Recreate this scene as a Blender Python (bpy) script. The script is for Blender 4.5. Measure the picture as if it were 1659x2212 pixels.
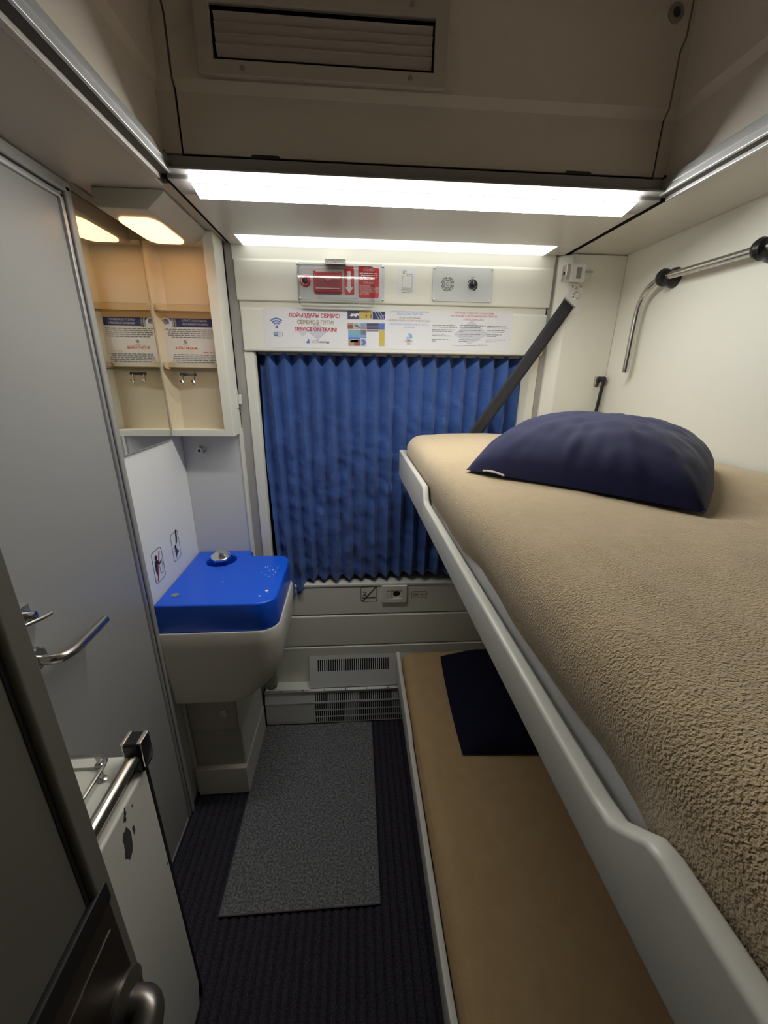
import bpy, bmesh, math, random
from mathutils import Matrix, Vector, noise
random.seed(7)
S = bpy.context.scene
COL = S.collection
for o in list(bpy.data.objects): bpy.data.objects.remove(o)

# ---------------------------------------------------------------- camera, world, exposure
cam = bpy.data.cameras.new('camera'); cam.sensor_fit = 'HORIZONTAL'; cam.sensor_width = 36.0
cam.lens = 857.8/1659*36.0; cam.clip_start = 0.02
co = bpy.data.objects.new('camera', cam); COL.objects.link(co)
co.matrix_world = Matrix(((0.99755, 0.010406, -0.069187, 0.0), (-0.06878, 0.32709, -0.942487, 0.0),
                          (0.012823, 0.944936, 0.327005, 1.6), (0, 0, 0, 1)))
S.camera = co
w = bpy.data.worlds.new('world'); S.world = w; w.use_nodes = True
w.node_tree.nodes['Background'].inputs[0].default_value = (0.02, 0.02, 0.022, 1)
w.node_tree.nodes['Background'].inputs[1].default_value = 0.3
S.view_settings.view_transform = 'Standard'; S.view_settings.look = 'None'
S.view_settings.gamma = 1.0; S.view_settings.use_curve_mapping = False
S.view_settings.exposure = 2.2
LIGHT_CEIL = 9.0
LIGHT_REAR = 0.38      # the rear strip only glows faintly
# emission of the ceiling light's diffusers
LIGHT_WARM = 0.8      # emission of the mirror lamp

# ---------------------------------------------------------------- materials
def mat(name, col, rough=0.5, metal=0.0, spec=0.5, emit=None, estr=0.0, trans=0.0, ior=1.45, sheen=0.0,
        var=None, bump=None, coat=0.0, aniso=0.0):
    m = bpy.data.materials.new(name); m.use_nodes = True
    nt = m.node_tree; b = nt.nodes['Principled BSDF']
    b.inputs['Base Color'].default_value = (*col, 1); b.inputs['Roughness'].default_value = rough
    b.inputs['Metallic'].default_value = metal; b.inputs['Specular IOR Level'].default_value = spec
    b.inputs['Transmission Weight'].default_value = trans; b.inputs['IOR'].default_value = ior
    b.inputs['Sheen Weight'].default_value = sheen; b.inputs['Coat Weight'].default_value = coat
    if emit: b.inputs['Emission Color'].default_value = (*emit, 1); b.inputs['Emission Strength'].default_value = estr
    if var or bump:
        tc = nt.nodes.new('ShaderNodeTexCoord')
    if var:   # (scale, colour2, low, high, stretch)
        mp = nt.nodes.new('ShaderNodeMapping'); nt.links.new(tc.outputs['Object'], mp.inputs[0])
        if len(var) > 4: mp.inputs['Scale'].default_value = var[4]
        n = nt.nodes.new('ShaderNodeTexNoise'); n.inputs['Scale'].default_value = var[0]; n.inputs['Detail'].default_value = 5
        nt.links.new(mp.outputs[0], n.inputs[0])
        r = nt.nodes.new('ShaderNodeValToRGB'); r.color_ramp.elements[0].position = var[2]; r.color_ramp.elements[1].position = var[3]
        r.color_ramp.elements[0].color = (*col, 1); r.color_ramp.elements[1].color = (*var[1], 1)
        nt.links.new(n.outputs[0], r.inputs[0]); nt.links.new(r.outputs[0], b.inputs['Base Color'])
    if bump:  # (kind, scale, strength, distance)
        if bump[0] == 'fleece':
            n = nt.nodes.new('ShaderNodeTexNoise'); n.inputs['Scale'].default_value = bump[1]; n.inputs['Detail'].default_value = 1.5
            n.inputs['Distortion'].default_value = 0.25; nt.links.new(tc.outputs['Object'], n.inputs[0]); out = n.outputs[0]
            bp = nt.nodes.new('ShaderNodeBump')
        elif bump[0] == 'voronoi':
            n = nt.nodes.new('ShaderNodeTexVoronoi'); n.inputs['Scale'].default_value = bump[1]
            wn = nt.nodes.new('ShaderNodeTexNoise'); wn.inputs['Scale'].default_value = bump[1]*0.5; wn.inputs['Detail'].default_value = 3
            nt.links.new(tc.outputs['Object'], wn.inputs[0])
            ad = nt.nodes.new('ShaderNodeVectorMath'); ad.operation = 'MULTIPLY_ADD'
            nt.links.new(wn.outputs['Color'], ad.inputs[0]); ad.inputs[1].default_value = (1.6/bump[1],)*3
            nt.links.new(tc.outputs['Object'], ad.inputs[2]); nt.links.new(ad.outputs[0], n.inputs['Vector'])
            out = n.outputs['Distance']
            bp = nt.nodes.new('ShaderNodeBump'); bp.invert = True
        else:
            n = nt.nodes.new('ShaderNodeTexNoise'); n.inputs['Scale'].default_value = bump[1]; n.inputs['Detail'].default_value = 6
            mp2 = nt.nodes.new('ShaderNodeMapping'); nt.links.new(tc.outputs['Object'], mp2.inputs[0])
            if len(bump) > 4: mp2.inputs['Scale'].default_value = bump[4]
            nt.links.new(mp2.outputs[0], n.inputs[0]); out = n.outputs[0]
            bp = nt.nodes.new('ShaderNodeBump')
        bp.inputs['Strength'].default_value = bump[2]; bp.inputs['Distance'].default_value = bump[3]
        nt.links.new(out, bp.inputs['Height']); nt.links.new(bp.outputs[0], b.inputs['Normal'])
    return m

M = {}
M['taupe'] = mat('taupe_soffit', (0.48, 0.43, 0.35), 0.38)
M['ventgrey'] = mat('grey_vent_paint', (0.52, 0.47, 0.42), 0.5)
M['wall'] = mat('cream_wall_panel', (0.80, 0.785, 0.70), 0.42, bump=('noise', 300, 0.05, 0.0005))
M['wallgrey'] = mat('pale_grey_panel', (0.70, 0.69, 0.66), 0.45, bump=('noise', 300, 0.05, 0.0005))
M['soffit'] = mat('beige_soffit', (0.60, 0.58, 0.52), 0.27, spec=0.5)
M['well'] = mat('taupe_ceiling_panel', (0.70, 0.63, 0.55), 0.55, bump=('noise', 900, 0.12, 0.0004))
M['fascia'] = mat('dark_grey_profile', (0.30, 0.285, 0.27), 0.45)
M['alu'] = mat('anodised_aluminium', (0.55, 0.55, 0.55), 0.42, metal=0.7)
M['black'] = mat('black_rubber', (0.012, 0.012, 0.013), 0.5)
M['gap'] = mat('black_gap', (0.005, 0.005, 0.005), 0.9, spec=0.1)
M['plastic_black'] = mat('black_plastic', (0.015, 0.015, 0.017), 0.28)
M['channel'] = mat('dark_channel', (0.05, 0.042, 0.038), 0.6)
M['seal'] = mat('grey_rubber_seal', (0.40, 0.37, 0.35), 0.6)
M['door'] = mat('grey_laminate_door', (0.36, 0.352, 0.335), 0.36, spec=0.45, bump=('noise', 600, 0.05, 0.0004))
M['doordark'] = mat('grey_entry_door', (0.15, 0.14, 0.12), 0.5, bump=('noise', 600, 0.06, 0.0004))
M['mirror'] = mat('mirror_glass', (0.86, 0.88, 0.84), 0.01, metal=1.0)
M['cab'] = mat('lamplit_cream_cabinet', (0.74, 0.64, 0.47), 0.4)  # cream with the mirror lamp's warm light mixed into the colour
M['acrylic'] = mat('clear_acrylic', (0.98, 0.96, 0.90), 0.03, trans=1.0, ior=1.2)
M['clear'] = mat('clear_cover', (1, 1, 1), 0.02, trans=1.0, ior=1.25)
def thin_clear(name, col, glossy=0.10):
    m = bpy.data.materials.new(name); m.use_nodes = True; nt = m.node_tree; nt.nodes.remove(nt.nodes['Principled BSDF'])
    t = nt.nodes.new('ShaderNodeBsdfTransparent'); t.inputs[0].default_value = (*col, 1)
    g = nt.nodes.new('ShaderNodeBsdfGlossy'); g.inputs['Roughness'].default_value = 0.05
    f = nt.nodes.new('ShaderNodeFresnel'); f.inputs[0].default_value = 1.25
    a = nt.nodes.new('ShaderNodeMath'); a.operation = 'ADD'; a.inputs[1].default_value = glossy; a.use_clamp = True
    x = nt.nodes.new('ShaderNodeMixShader')
    nt.links.new(f.outputs[0], a.inputs[0]); nt.links.new(a.outputs[0], x.inputs[0]); nt.links.new(t.outputs[0], x.inputs[1]); nt.links.new(g.outputs[0], x.inputs[2])
    nt.links.new(x.outputs[0], nt.nodes['Material Output'].inputs[0])
    return m
M['clear'] = thin_clear('clear_cover_plastic', (0.995, 0.998, 0.998), 0.01)
M['acrylic'] = thin_clear('clear_shelf_plastic', (0.96, 0.93, 0.86), 0.02)
M['chrome'] = mat('chrome', (0.80, 0.80, 0.80), 0.07, metal=1.0)
M['steel'] = mat('brushed_steel', (0.90, 0.90, 0.88), 0.36, metal=0.28, var=(40, (0.83, 0.83, 0.81), 0.3, 0.7, (1, 30, 30)), bump=('noise', 2600, 0.5, 0.0005, (0.004, 1, 1)))
M['satin'] = mat('satin_steel', (0.60, 0.58, 0.55), 0.22, metal=1.0)
M['darksatin'] = mat('dull_dark_metal', (0.22, 0.20, 0.18), 0.34, metal=0.9)
M['bronze'] = mat('dark_bronze_metal', (0.12, 0.095, 0.08), 0.42, metal=0.9)
M['blue'] = mat('glossy_blue_plastic', (0.010, 0.120, 0.86), 0.30, spec=0.5)
M['basin'] = mat('off_white_basin', (0.80, 0.76, 0.68), 0.42)
M['drawer'] = mat('grey_beige_drawer', (0.48, 0.45, 0.39), 0.45)
M['carpet'] = mat('navy_ribbed_carpet', (0.030, 0.028, 0.040), 0.95, spec=0.1, var=(220, (0.075, 0.068, 0.088), 0.35, 0.7), bump=('noise', 900, 0.6, 0.002))
M['rug'] = mat('grey_felt_rug', (0.11, 0.112, 0.118), 0.95, spec=0.1, var=(150, (0.29, 0.29, 0.30), 0.40, 0.66), bump=('noise', 500, 0.5, 0.002))
M['rugedge'] = mat('rug_binding', (0.16, 0.15, 0.14), 0.9, spec=0.1)
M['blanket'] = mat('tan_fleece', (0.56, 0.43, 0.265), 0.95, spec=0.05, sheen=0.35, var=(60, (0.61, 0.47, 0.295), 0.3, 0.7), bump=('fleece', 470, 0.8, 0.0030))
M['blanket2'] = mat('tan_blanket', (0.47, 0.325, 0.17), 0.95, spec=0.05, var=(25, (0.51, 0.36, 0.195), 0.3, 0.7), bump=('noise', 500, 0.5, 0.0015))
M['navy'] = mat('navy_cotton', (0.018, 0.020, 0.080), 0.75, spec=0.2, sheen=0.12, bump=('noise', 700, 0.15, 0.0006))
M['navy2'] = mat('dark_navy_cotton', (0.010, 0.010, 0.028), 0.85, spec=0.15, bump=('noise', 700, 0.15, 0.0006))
M['sheet'] = mat('white_satin_sheet', (0.62, 0.62, 0.64), 0.45, sheen=0.2)
M['berth'] = mat('painted_metal_berth', (0.66, 0.65, 0.59), 0.36, bump=('noise', 900, 0.08, 0.0003))
M['curtain'] = mat('blue_satin_curtain', (0.044, 0.110, 0.350), 0.45, spec=0.45, sheen=0.2, var=(14, (0.060, 0.135, 0.41), 0.35, 0.7), bump=('noise', 28, 0.35, 0.012, (1, 1, 1.6)))
M['strap'] = mat('charcoal_webbing', (0.030, 0.030, 0.036), 0.7, bump=('noise', 900, 0.2, 0.0005))
M['white'] = mat('white_plastic', (0.70, 0.70, 0.67), 0.35)
M['plate'] = mat('pale_grey_plate', (0.60, 0.62, 0.62), 0.35)
M['sill'] = mat('white_sill', (0.78, 0.76, 0.70), 0.4)
M['paper'] = mat('white_paper', (0.76, 0.75, 0.78), 0.35)
M['paper2'] = mat('white_notice_paper', (0.78, 0.75, 0.72), 0.5)
M['red'] = mat('red_enamel', (0.55, 0.015, 0.025), 0.3)
M['darkred'] = mat('deep_red_plastic', (0.33, 0.008, 0.015), 0.3)
M['ink_red'] = mat('red_ink', (0.50, 0.02, 0.04), 0.6)
M['ink_gold'] = mat('gold_ink', (0.34, 0.25, 0.12), 0.6)
M['ink_blue'] = mat('blue_ink', (0.10, 0.18, 0.50), 0.6)
M['ink_sky'] = mat('sky_ink', (0.25, 0.42, 0.72), 0.6)
M['ink_lilac'] = mat('lilac_ink', (0.50, 0.50, 0.62), 0.6)
M['ink_navy'] = mat('navy_ink', (0.035, 0.045, 0.15), 0.5)
M['ink_black'] = mat('black_ink', (0.02, 0.02, 0.022), 0.6)
M['ink_grey'] = mat('grey_ink', (0.22, 0.22, 0.24), 0.6)
M['ink_white'] = mat('white_ink', (0.75, 0.75, 0.73), 0.6)
M['ink_yellow'] = mat('yellow_ink', (0.60, 0.45, 0.10), 0.6)
M['ink_brown'] = mat('brown_ink', (0.25, 0.14, 0.07), 0.6)
M['ink_green'] = mat('green_ink', (0.22, 0.45, 0.06), 0.6)
M['ink_orange'] = mat('orange_ink', (0.75, 0.17, 0.06), 0.6)
M['ink_dkred'] = mat('maroon_ink', (0.10, 0.01, 0.02), 0.6)
M['glass_dark'] = mat('night_window_glass', (0.005, 0.006, 0.01), 0.04)
M['bottle'] = mat('clear_bottle_plastic', (0.92, 0.95, 0.93), 0.05, trans=1.0, ior=1.3)
M['green'] = mat('green_plastic', (0.02, 0.22, 0.06), 0.4)
M['diff'] = mat('lit_white_diffuser', (0.9, 0.9, 0.9), 0.4, emit=(0.99, 1.0, 0.95), estr=LIGHT_CEIL)
M['diff_rear'] = mat('faint_rear_diffuser', (0.9, 0.9, 0.9), 0.4, emit=(0.99, 1.0, 0.95), estr=LIGHT_REAR)
M['warm'] = mat('lit_warm_diffuser', (0.9, 0.8, 0.6), 0.4, emit=(1.0, 0.52, 0.20), estr=LIGHT_WARM)
M['chip'] = mat('bare_chipped_metal', (0.07, 0.07, 0.065), 0.6)
M['paintchip'] = mat('white_paint_chip', (0.8, 0.82, 0.85), 0.5)

# ---------------------------------------------------------------- helpers
def tag(o, label, cat, group=None):
    o['label'] = label; o['category'] = cat
    if group: o['group'] = group
    return o
def struct(o, label=None):
    o['kind'] = 'structure'
    if label: o['label'] = label
    return o
def thing(name, label, cat, loc, group=None):
    o = bpy.data.objects.new(name, None); COL.objects.link(o); o.location = loc; o.empty_display_size = 0.05
    return tag(o, label, cat, group)
def link(name, me, m, parent=None):
    o = bpy.data.objects.new(name, me); COL.objects.link(o)
    if m is not None and len(me.materials) == 0: me.materials.append(m)
    if parent is not None:
        o.parent = parent
        if parent.type == 'EMPTY': o.matrix_parent_inverse = Matrix.Translation(-Vector(parent.location))
    return o
def smooth(me, ang=35):
    for p in me.polygons: p.use_smooth = True
    me.set_sharp_from_angle(angle=math.radians(ang))
def mesh(name, vs, fs, m, parent=None, bevel=0.0, seg=2, sm=True, ang=35):
    me = bpy.data.meshes.new(name); me.from_pydata([tuple(v) for v in vs], [], fs)
    bm = bmesh.new(); bm.from_mesh(me); bmesh.ops.recalc_face_normals(bm, faces=bm.faces)
    if bevel > 0:
        es = [e for e in bm.edges if len(e.link_faces) == 2 and e.calc_face_angle(0) > 0.5]
        bmesh.ops.bevel(bm, geom=es, offset=bevel, segments=seg, profile=0.5, affect='EDGES', clamp_overlap=True)
    bm.to_mesh(me); bm.free()
    if sm: smooth(me, ang)
    o = link(name, me, m, parent)
    if bevel > 0 and sm:
        wn = o.modifiers.new('wn', 'WEIGHTED_NORMAL'); wn.keep_sharp = True; wn.weight = 100
    return o
BF = [(0, 3, 2, 1), (4, 5, 6, 7), (0, 1, 5, 4), (1, 2, 6, 5), (2, 3, 7, 6), (3, 0, 4, 7)]
def box(name, x0, x1, y0, y1, z0, z1, m, parent=None, bevel=0.0, seg=2):
    vs = [(x0, y0, z0), (x1, y0, z0), (x1, y1, z0), (x0, y1, z0), (x0, y0, z1), (x1, y0, z1), (x1, y1, z1), (x0, y1, z1)]
    return mesh(name, vs, BF, m, parent, bevel, seg)
def prism(name, poly, axis, a, b, m, parent=None, bevel=0.0, seg=2):
    """poly in the two other axes (in xyz order), extruded along axis from a to b"""
    def v(p, t):
        return {'x': (t, p[0], p[1]), 'y': (p[0], t, p[1]), 'z': (p[0], p[1], t)}[axis]
    n = len(poly); vs = [v(p, a) for p in poly] + [v(p, b) for p in poly]
    fs = [tuple(range(n)), tuple(range(2*n-1, n-1, -1))] + [(i, (i+1) % n, n+(i+1) % n, n+i) for i in range(n)]
    return mesh(name, vs, fs, m, parent, bevel, seg)
def boxes(name, lst, m, parent=None):
    vs, fs = [], []
    for (x0, x1, y0, y1, z0, z1) in lst:
        k = len(vs)
        vs += [(x0, y0, z0), (x1, y0, z0), (x1, y1, z0), (x0, y1, z0), (x0, y0, z1), (x1, y0, z1), (x1, y1, z1), (x0, y1, z1)]
        fs += [tuple(k+i for i in f) for f in BF]
    return mesh(name, vs, fs, m, parent, sm=False)
def tube(name, path, r, m, parent=None, n=14, cap=True):
    P = [Vector(p) for p in path]; vs, fs = [], []
    up = Vector((0.03, 0.05, 1)).normalized(); prev = None
    for i, p in enumerate(P):
        t = (P[min(i+1, len(P)-1)] - P[max(i-1, 0)]).normalized()
        if prev is None:
            a = t.cross(up)
            if a.length < 1e-3: a = t.cross(Vector((1, 0, 0)))
        else:
            a = prev - t*prev.dot(t)
        a.normalize(); prev = a; b = t.cross(a)
        rr = r[i] if isinstance(r, (list, tuple)) else r
        for k in range(n):
            q = 2*math.pi*k/n; vs.append(p + a*rr*math.cos(q) + b*rr*math.sin(q))
    for i in range(len(P)-1):
        for k in range(n):
            fs.append((i*n+k, i*n+(k+1) % n, (i+1)*n+(k+1) % n, (i+1)*n+k))
    if cap: fs += [tuple(range(n)), tuple(range((len(P)-1)*n, len(P)*n))]
    return mesh(name, vs, fs, m, parent)
def lathe(name, prof, origin, axis, m, parent=None, n=24):
    """prof: (radius, height) pairs along axis vector"""
    ax = Vector(axis).normalized(); a = ax.orthogonal().normalized(); b = ax.cross(a); o = Vector(origin)
    vs, fs = [], []
    for (r, h) in prof:
        for k in range(n):
            q = 2*math.pi*k/n; vs.append(o + ax*h + (a*math.cos(q) + b*math.sin(q))*max(r, 1e-5))
    L = len(prof)
    for i in range(L-1):
        for k in range(n): fs.append((i*n+k, i*n+(k+1) % n, (i+1)*n+(k+1) % n, (i+1)*n+k))
    fs += [tuple(range(n)), tuple(range((L-1)*n, L*n))]
    return mesh(name, vs, fs, m, parent)
def bez(pts, n=8):
    """smooth polyline (Catmull-Rom) through pts"""
    P = [Vector(p) for p in pts]; P = [P[0]*2-P[1]] + P + [P[-1]*2-P[-2]]; out = []
    for i in range(1, len(P)-2):
        for k in range(n):
            t = k/n; a, b, c, d = P[i-1], P[i], P[i+1], P[i+2]
            out.append(0.5*((2*b)+(c-a)*t+(2*a-5*b+4*c-d)*t*t+(-a+3*b-3*c+d)*t**3))
    out.append(P[-2]); return out
def back_frame(x, y, z):   # local x -> +x, local y -> +z, faces the room (-y)
    return Matrix(((1, 0, 0, x), (0, 0, -1, y), (0, 1, 0, z), (0, 0, 0, 1)))
def left_frame(x, y, z):   # on the left wall, faces +x
    return Matrix(((0, 0, 1, x), (1, 0, 0, y), (0, 1, 0, z), (0, 0, 0, 1)))
def up_frame(x, y, z):
    return Matrix.Translation((x, y, z))
def rr(x0, x1, y0, y1, r, n=5):
    """rounded rectangle loop"""
    out = []
    for cx, cy, a0 in ((x1-r, y0+r, -90), (x1-r, y1-r, 0), (x0+r, y1-r, 90), (x0+r, y0+r, 180)):
        for k in range(n+1):
            q = math.radians(a0+90*k/n); out.append((cx+r*math.cos(q), cy+r*math.sin(q)))
    return out
def circ(cx, cy, r, n=20, ry=None, a0=0, a1=360):
    full = abs(a1-a0) >= 360; k = n if full else n+1
    return [(cx+r*math.cos(math.radians(a0+(a1-a0)*i/n)), cy+(ry or r)*math.sin(math.radians(a0+(a1-a0)*i/n))) for i in range(k)]
def arc_band(cx, cy, r0, r1, a0, a1, n=12):
    return circ(cx, cy, r1, n, None, a0, a1) + circ(cx, cy, r0, n, None, a0, a1)[::-1]
def from_curve(name, cu, mw, m, parent):
    t = bpy.data.objects.new('tmp', cu); COL.objects.link(t)
    dg = bpy.context.evaluated_depsgraph_get(); dg.update()
    me = bpy.data.meshes.new_from_object(t.evaluated_get(dg)); me.transform(mw); me.name = name
    bpy.data.objects.remove(t); bpy.data.curves.remove(cu)
    me.materials.clear()
    return link(name, me, m, parent)
def plate(name, loops, depth, mw, m, parent=None, bevel=0.0):
    """flat plate with holes: loops in local xy, thickness from 0 to depth along local z"""
    cu = bpy.data.curves.new('c', 'CURVE'); cu.dimensions = '2D'; cu.fill_mode = 'BOTH'
    cu.extrude = max(depth/2-bevel, 0.00002); cu.bevel_depth = bevel; cu.bevel_resolution = 2
    cu.offset = -bevel
    for lp in loops:
        sp = cu.splines.new('POLY'); sp.points.add(len(lp)-1); sp.use_cyclic_u = True
        for i, p in enumerate(lp): sp.points[i].co = (p[0], p[1], 0, 1)
    return from_curve(name, cu, mw @ Matrix.Translation((0, 0, depth/2)), m, parent)
def text(name, s, size, mw, m, parent, align='CENTER', width=None, bold=0.0):
    cu = bpy.data.curves.new('t', 'FONT'); cu.body = s; cu.size = size; cu.align_x = align; cu.align_y = 'CENTER'
    cu.fill_mode = 'FRONT'; cu.offset = bold; cu.resolution_u = 2
    o = from_curve(name, cu, Matrix(), m, parent); me = o.data
    if width and len(me.vertices):
        xs = [v.co.x for v in me.vertices]; k = width/(max(xs)-min(xs)); c = 0 if align == 'CENTER' else min(xs)
        me.transform(Matrix.Diagonal((k, 1, 1, 1)))
    me.transform(mw)
    return o
def small_print(name, lines, mw, m, parent, h=0.0022, word=(0.006, 0.018), gap=0.003):
    """rows of tiny print too small to read: (x0, x1, y) in the local frame"""
    vs, fs = [], []; rnd = random.Random(len(lines)*17+5)
    for (x0, x1, y) in lines:
        x = x0
        while x < x1-0.002:
            wd = min(rnd.uniform(*word), x1-x); k = len(vs)
            vs += [(x, y-h/2, 0), (x+wd, y-h/2, 0), (x+wd, y+h/2, 0), (x, y+h/2, 0)]; fs.append((k, k+1, k+2, k+3)); x += wd+gap
    me = bpy.data.meshes.new(name); me.from_pydata(vs, [], fs); me.transform(mw)
    return link(name, me, m, parent)
def copies(o, offs, parent=None):
    for d in offs:
        c = o.copy(); COL.objects.link(c); c.location = Vector(o.location)+Vector(d)

# ================================================================ THE SETTING
XL, XR = -0.65, 0.945
YH = 1.55       # face of the wall above the window
YW = 1.585      # face of the wall below the window
ZS = 2.0        # soffit height
# floor: ribbed carpet
vs, fs = [], []; n = 0; x = XL-0.02; k = 0
while x < XR+0.02:
    zr = (-0.008, -0.001, 0.0, -0.001)[k % 4]
    vs += [(x, -1.0, zr), (x, 1.64, zr)]
    if k: fs.append((2*k-2, 2*k, 2*k+1, 2*k-1))
    x += 0.0066; k += 1
struct(mesh('floor', vs, fs, M['carpet'], sm=False), 'dark navy ribbed carpet floor')
# left wall
wl = struct(box('wall_left', XL-0.06, XL, -1.0, 1.66, 0, 2.06, mat('white_wall_panel', (0.93, 0.925, 0.88), 0.4)), 'cream left wall panel beside the window')
# right wall
wr = struct(box('wall_right', XR, XR+0.05, -1.0, 1.66, 0, 2.1, M['wall']), 'smooth cream right wall behind the berths')
wf = struct(box('wall_front', XL-0.06, XR+0.05, -1.05, -0.98, 0, 2.5, mat('darkened_corridor_panel', (0.12, 0.11, 0.10), 0.6)), 'grey wall on the corridor side')  # out of view; coloured dark for an unlit corridor, to cut bounce light
# back wall: a dark carcass with panels in front of it
wb = struct(box('wall_back', XL-0.06, XR+0.05, 1.70, 1.75, 0, 2.1, M['seal']), 'window wall made of cream panels')
box('wall_panel', -0.405, 0.705, YH+0.006, 1.60, 1.955, 2.02, M['wall'], wb, 0.003)          # recessed strip under the light
prism('wall_panel', [(YH, 1.835), (YH, 1.955), (YH+0.010, 1.965), (1.60, 1.965), (1.60, 1.835)], 'x', -0.400, 0.703, M['wall'], wb, 0.004)
box('wall_panel', -0.398, 0.700, YH+0.012, 1.60, 1.805, 1.840, M['wall'], wb)                # groove strip
box('wall_panel', -0.392, 0.698, YH-0.004, 1.60, 1.673, 1.812, M['wall'], wb, 0.006, 3)
# grey strips each side of the header
box('seal_strip', -0.430, -0.394, YH+0.012, 1.60, 0.72, 2.01, M['seal'], wb, 0.002)
box('seal_strip', 0.694, 0.718, YH+0.012, 1.60, 0.72, 2.01, M['seal'], wb, 0.002)
# wall behind the basin and pillar behind the berths
box('wall_panel', XL, -0.432, 1.541, 1.62, 0.0, 1.45, M['wallgrey'], wb, 0.002)
box('corner_strip', -0.438, -0.428, 1.536, 1.60, 0.85, 1.40, M['wall'], wb, 0.002)
prism('pillar', [(0.752, 1.522), (XR, 1.522), (XR, 1.66), (0.716, 1.66), (0.716, 1.554)], 'z', 0.0, 1.999, M['wall'], wb, 0.004, 3)
# wall under the window
for z0, z1, yy in ((0.556, 0.712, YW-0.004), (0.390, 0.549, YW-0.010), (0.160, 0.384, YW-0.015)):
    box('wall_panel', -0.445, XR, yy, 1.66, z0, z1, M['wall'], wb, 0.0045)
box('groove_backing', -0.445, XR, YW+0.012, 1.66, 0.2, 0.70, M['seal'], wb)
# window: jambs, sill, dark glass behind the curtain
w1 = struct(box('window_1', -0.40, 0.72, 1.69, 1.70, 0.70, 1.70, M['glass_dark']), 'window behind the blue curtain')
prism('window_jamb', [(-0.395, YH+0.006), (-0.362, YH+0.006), (-0.356, YH+0.02), (-0.356, 1.69), (-0.395, 1.69)], 'z', 0.713, 1.672, M['wall'], w1, 0.003)
prism('window_jamb', [(0.640, 1.69), (0.640, YH+0.03), (0.662, YH+0.006), (0.692, YH+0.006), (0.692, 1.69)], 'z', 0.713, 1.672, M['wall'], w1, 0.003)
box('window_sill', -0.44, XR, YW-0.008, 1.69, 0.700, 0.7135, M['sill'], w1, 0.003)
box('reveal_shade', -0.356, -0.353, 1.575, 1.69, 0.7135, 1.672, M['gap'], w1)  # black strips stand in for the shade in the gap around the curtain
box('reveal_shade', -0.356, 0.640, 1.62, 1.69, 1.650, 1.672, M['gap'], w1)
box('curtain_track', -0.355, 0.640, 1.588, 1.602, 1.664, 1.672, M['fascia'], w1)
# ceiling: deep well in the middle, low soffits around
cl = struct(box('ceiling', -0.46, 0.78, -1.0, 1.14, 2.46, 2.50, M['well']), 'taupe ceiling well above the berths')
WY = 1.08
WP = [(0.012, 2.046), (0.012, 2.150), (0.0, 2.166), (0.0, 2.262), (-0.012, 2.280), (-0.012, 2.460)]      # stepped profile (depth, z)
def stepped(name, axis, a, b, base, sgn, z0, m, parent):
    pts = [(base+sgn*d, max(z, z0)) for d, z in WP]
    poly = pts + [(base+sgn*0.03, 2.46), (base+sgn*0.03, z0)]
    return prism(name, poly, axis, a, b, m, parent)
stepped('access_panel', 'x', -0.364, 0.700, WY, 1, 2.046, M['well'], cl)
for nx in (-0.19, 0.52):
    prism('finger_notch', [(nx-0.034, 2.043), (nx+0.034, 2.043), (nx+0.028, 2.0495), (nx-0.028, 2.0495)], 'y', WY+0.0105, WY+0.02, M['channel'], cl)
box('panel_gap', -0.45, 0.78, WY+0.016, WY+0.05, 2.02, 2.46, M['gap'], cl)
stepped('panel_frame', 'x', -0.46, -0.3685, WY, 1, 2.036, M['well'], cl)
stepped('panel_frame', 'x', 0.7045, 0.78, WY, 1, 2.036, M['well'], cl)
stepped('well_side', 'y', -1.0, WY+0.02, -0.395, -1, 2.03, M['well'], cl)
stepped('well_side', 'y', -1.0, WY+0.02, 0.722, 1, 2.03, M['well'], cl)
# soffits
box('soffit', XL, -0.432, -1.0, 1.135, ZS, 2.05, M['taupe'], cl, 0.003)
box('soffit', XL, -0.405, 1.139, 1.66, 2.008, 2.06, M['taupe'], cl)
box('soffit', 0.745, XR, -1.0, 1.66, ZS, 2.05, M['soffit'], cl, 0.003)
box('soffit_gap', -0.412, -0.404, 1.09, 1.545, 2.0005, 2.05, M['gap'], cl)
box('soffit_gap', 0.728, 0.746, 1.09, 1.545, 2.0005, 2.05, M['gap'], cl)
# profiles along the well
t1 = struct(box('trim_1', -0.398, -0.391, -1.0, 1.08, 2.004, 2.034, M['alu'], None, 0.002), 'aluminium rail on the left of the ceiling well')
box('groove', -0.419, -0.396, -1.0, 1.085, 2.006, 2.030, M['channel'], t1)
box('edge_strip', -0.431, -0.418, -1.0, 1.085, 1.997, 2.02, M['ventgrey'], t1, 0.002)
box('ridge', -0.3910, -0.3885, -1.0, 1.08, 2.018, 2.021, M['alu'], t1)
t2 = struct(box('trim_2', 0.716, 0.724, -1.0, 1.08, 2.004, 2.036, M['alu'], None, 0.002), 'aluminium rail on the right of the ceiling well')
box('groove', 0.722, 0.744, -1.0, 1.085, 2.004, 2.030, M['channel'], t2)
box('edge_strip', 0.738, 0.748, -1.0, 1.085, 1.997, 2.02, M['alu'], t2, 0.002)
box('ridge', 0.7135, 0.716, -1.0, 1.08, 2.018, 2.021, M['alu'], t2)
t3 = struct(prism('trim_3', [(WY-0.004, 2.010), (WY-0.002, 2.036), (WY+0.03, 2.036), (WY+0.03, 2.004), (WY+0.002, 2.004)], 'x', -0.392, 0.716, M['fascia']), 'dark grey profile across the foot of the ceiling well')
box('shade_lip', -0.392, 0.716, WY-0.022, WY+0.002, 2.0055, 2.0095, M['fascia'], t3, 0.001)  # lip made deeper to block the diffuser's light from the well sides

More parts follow.
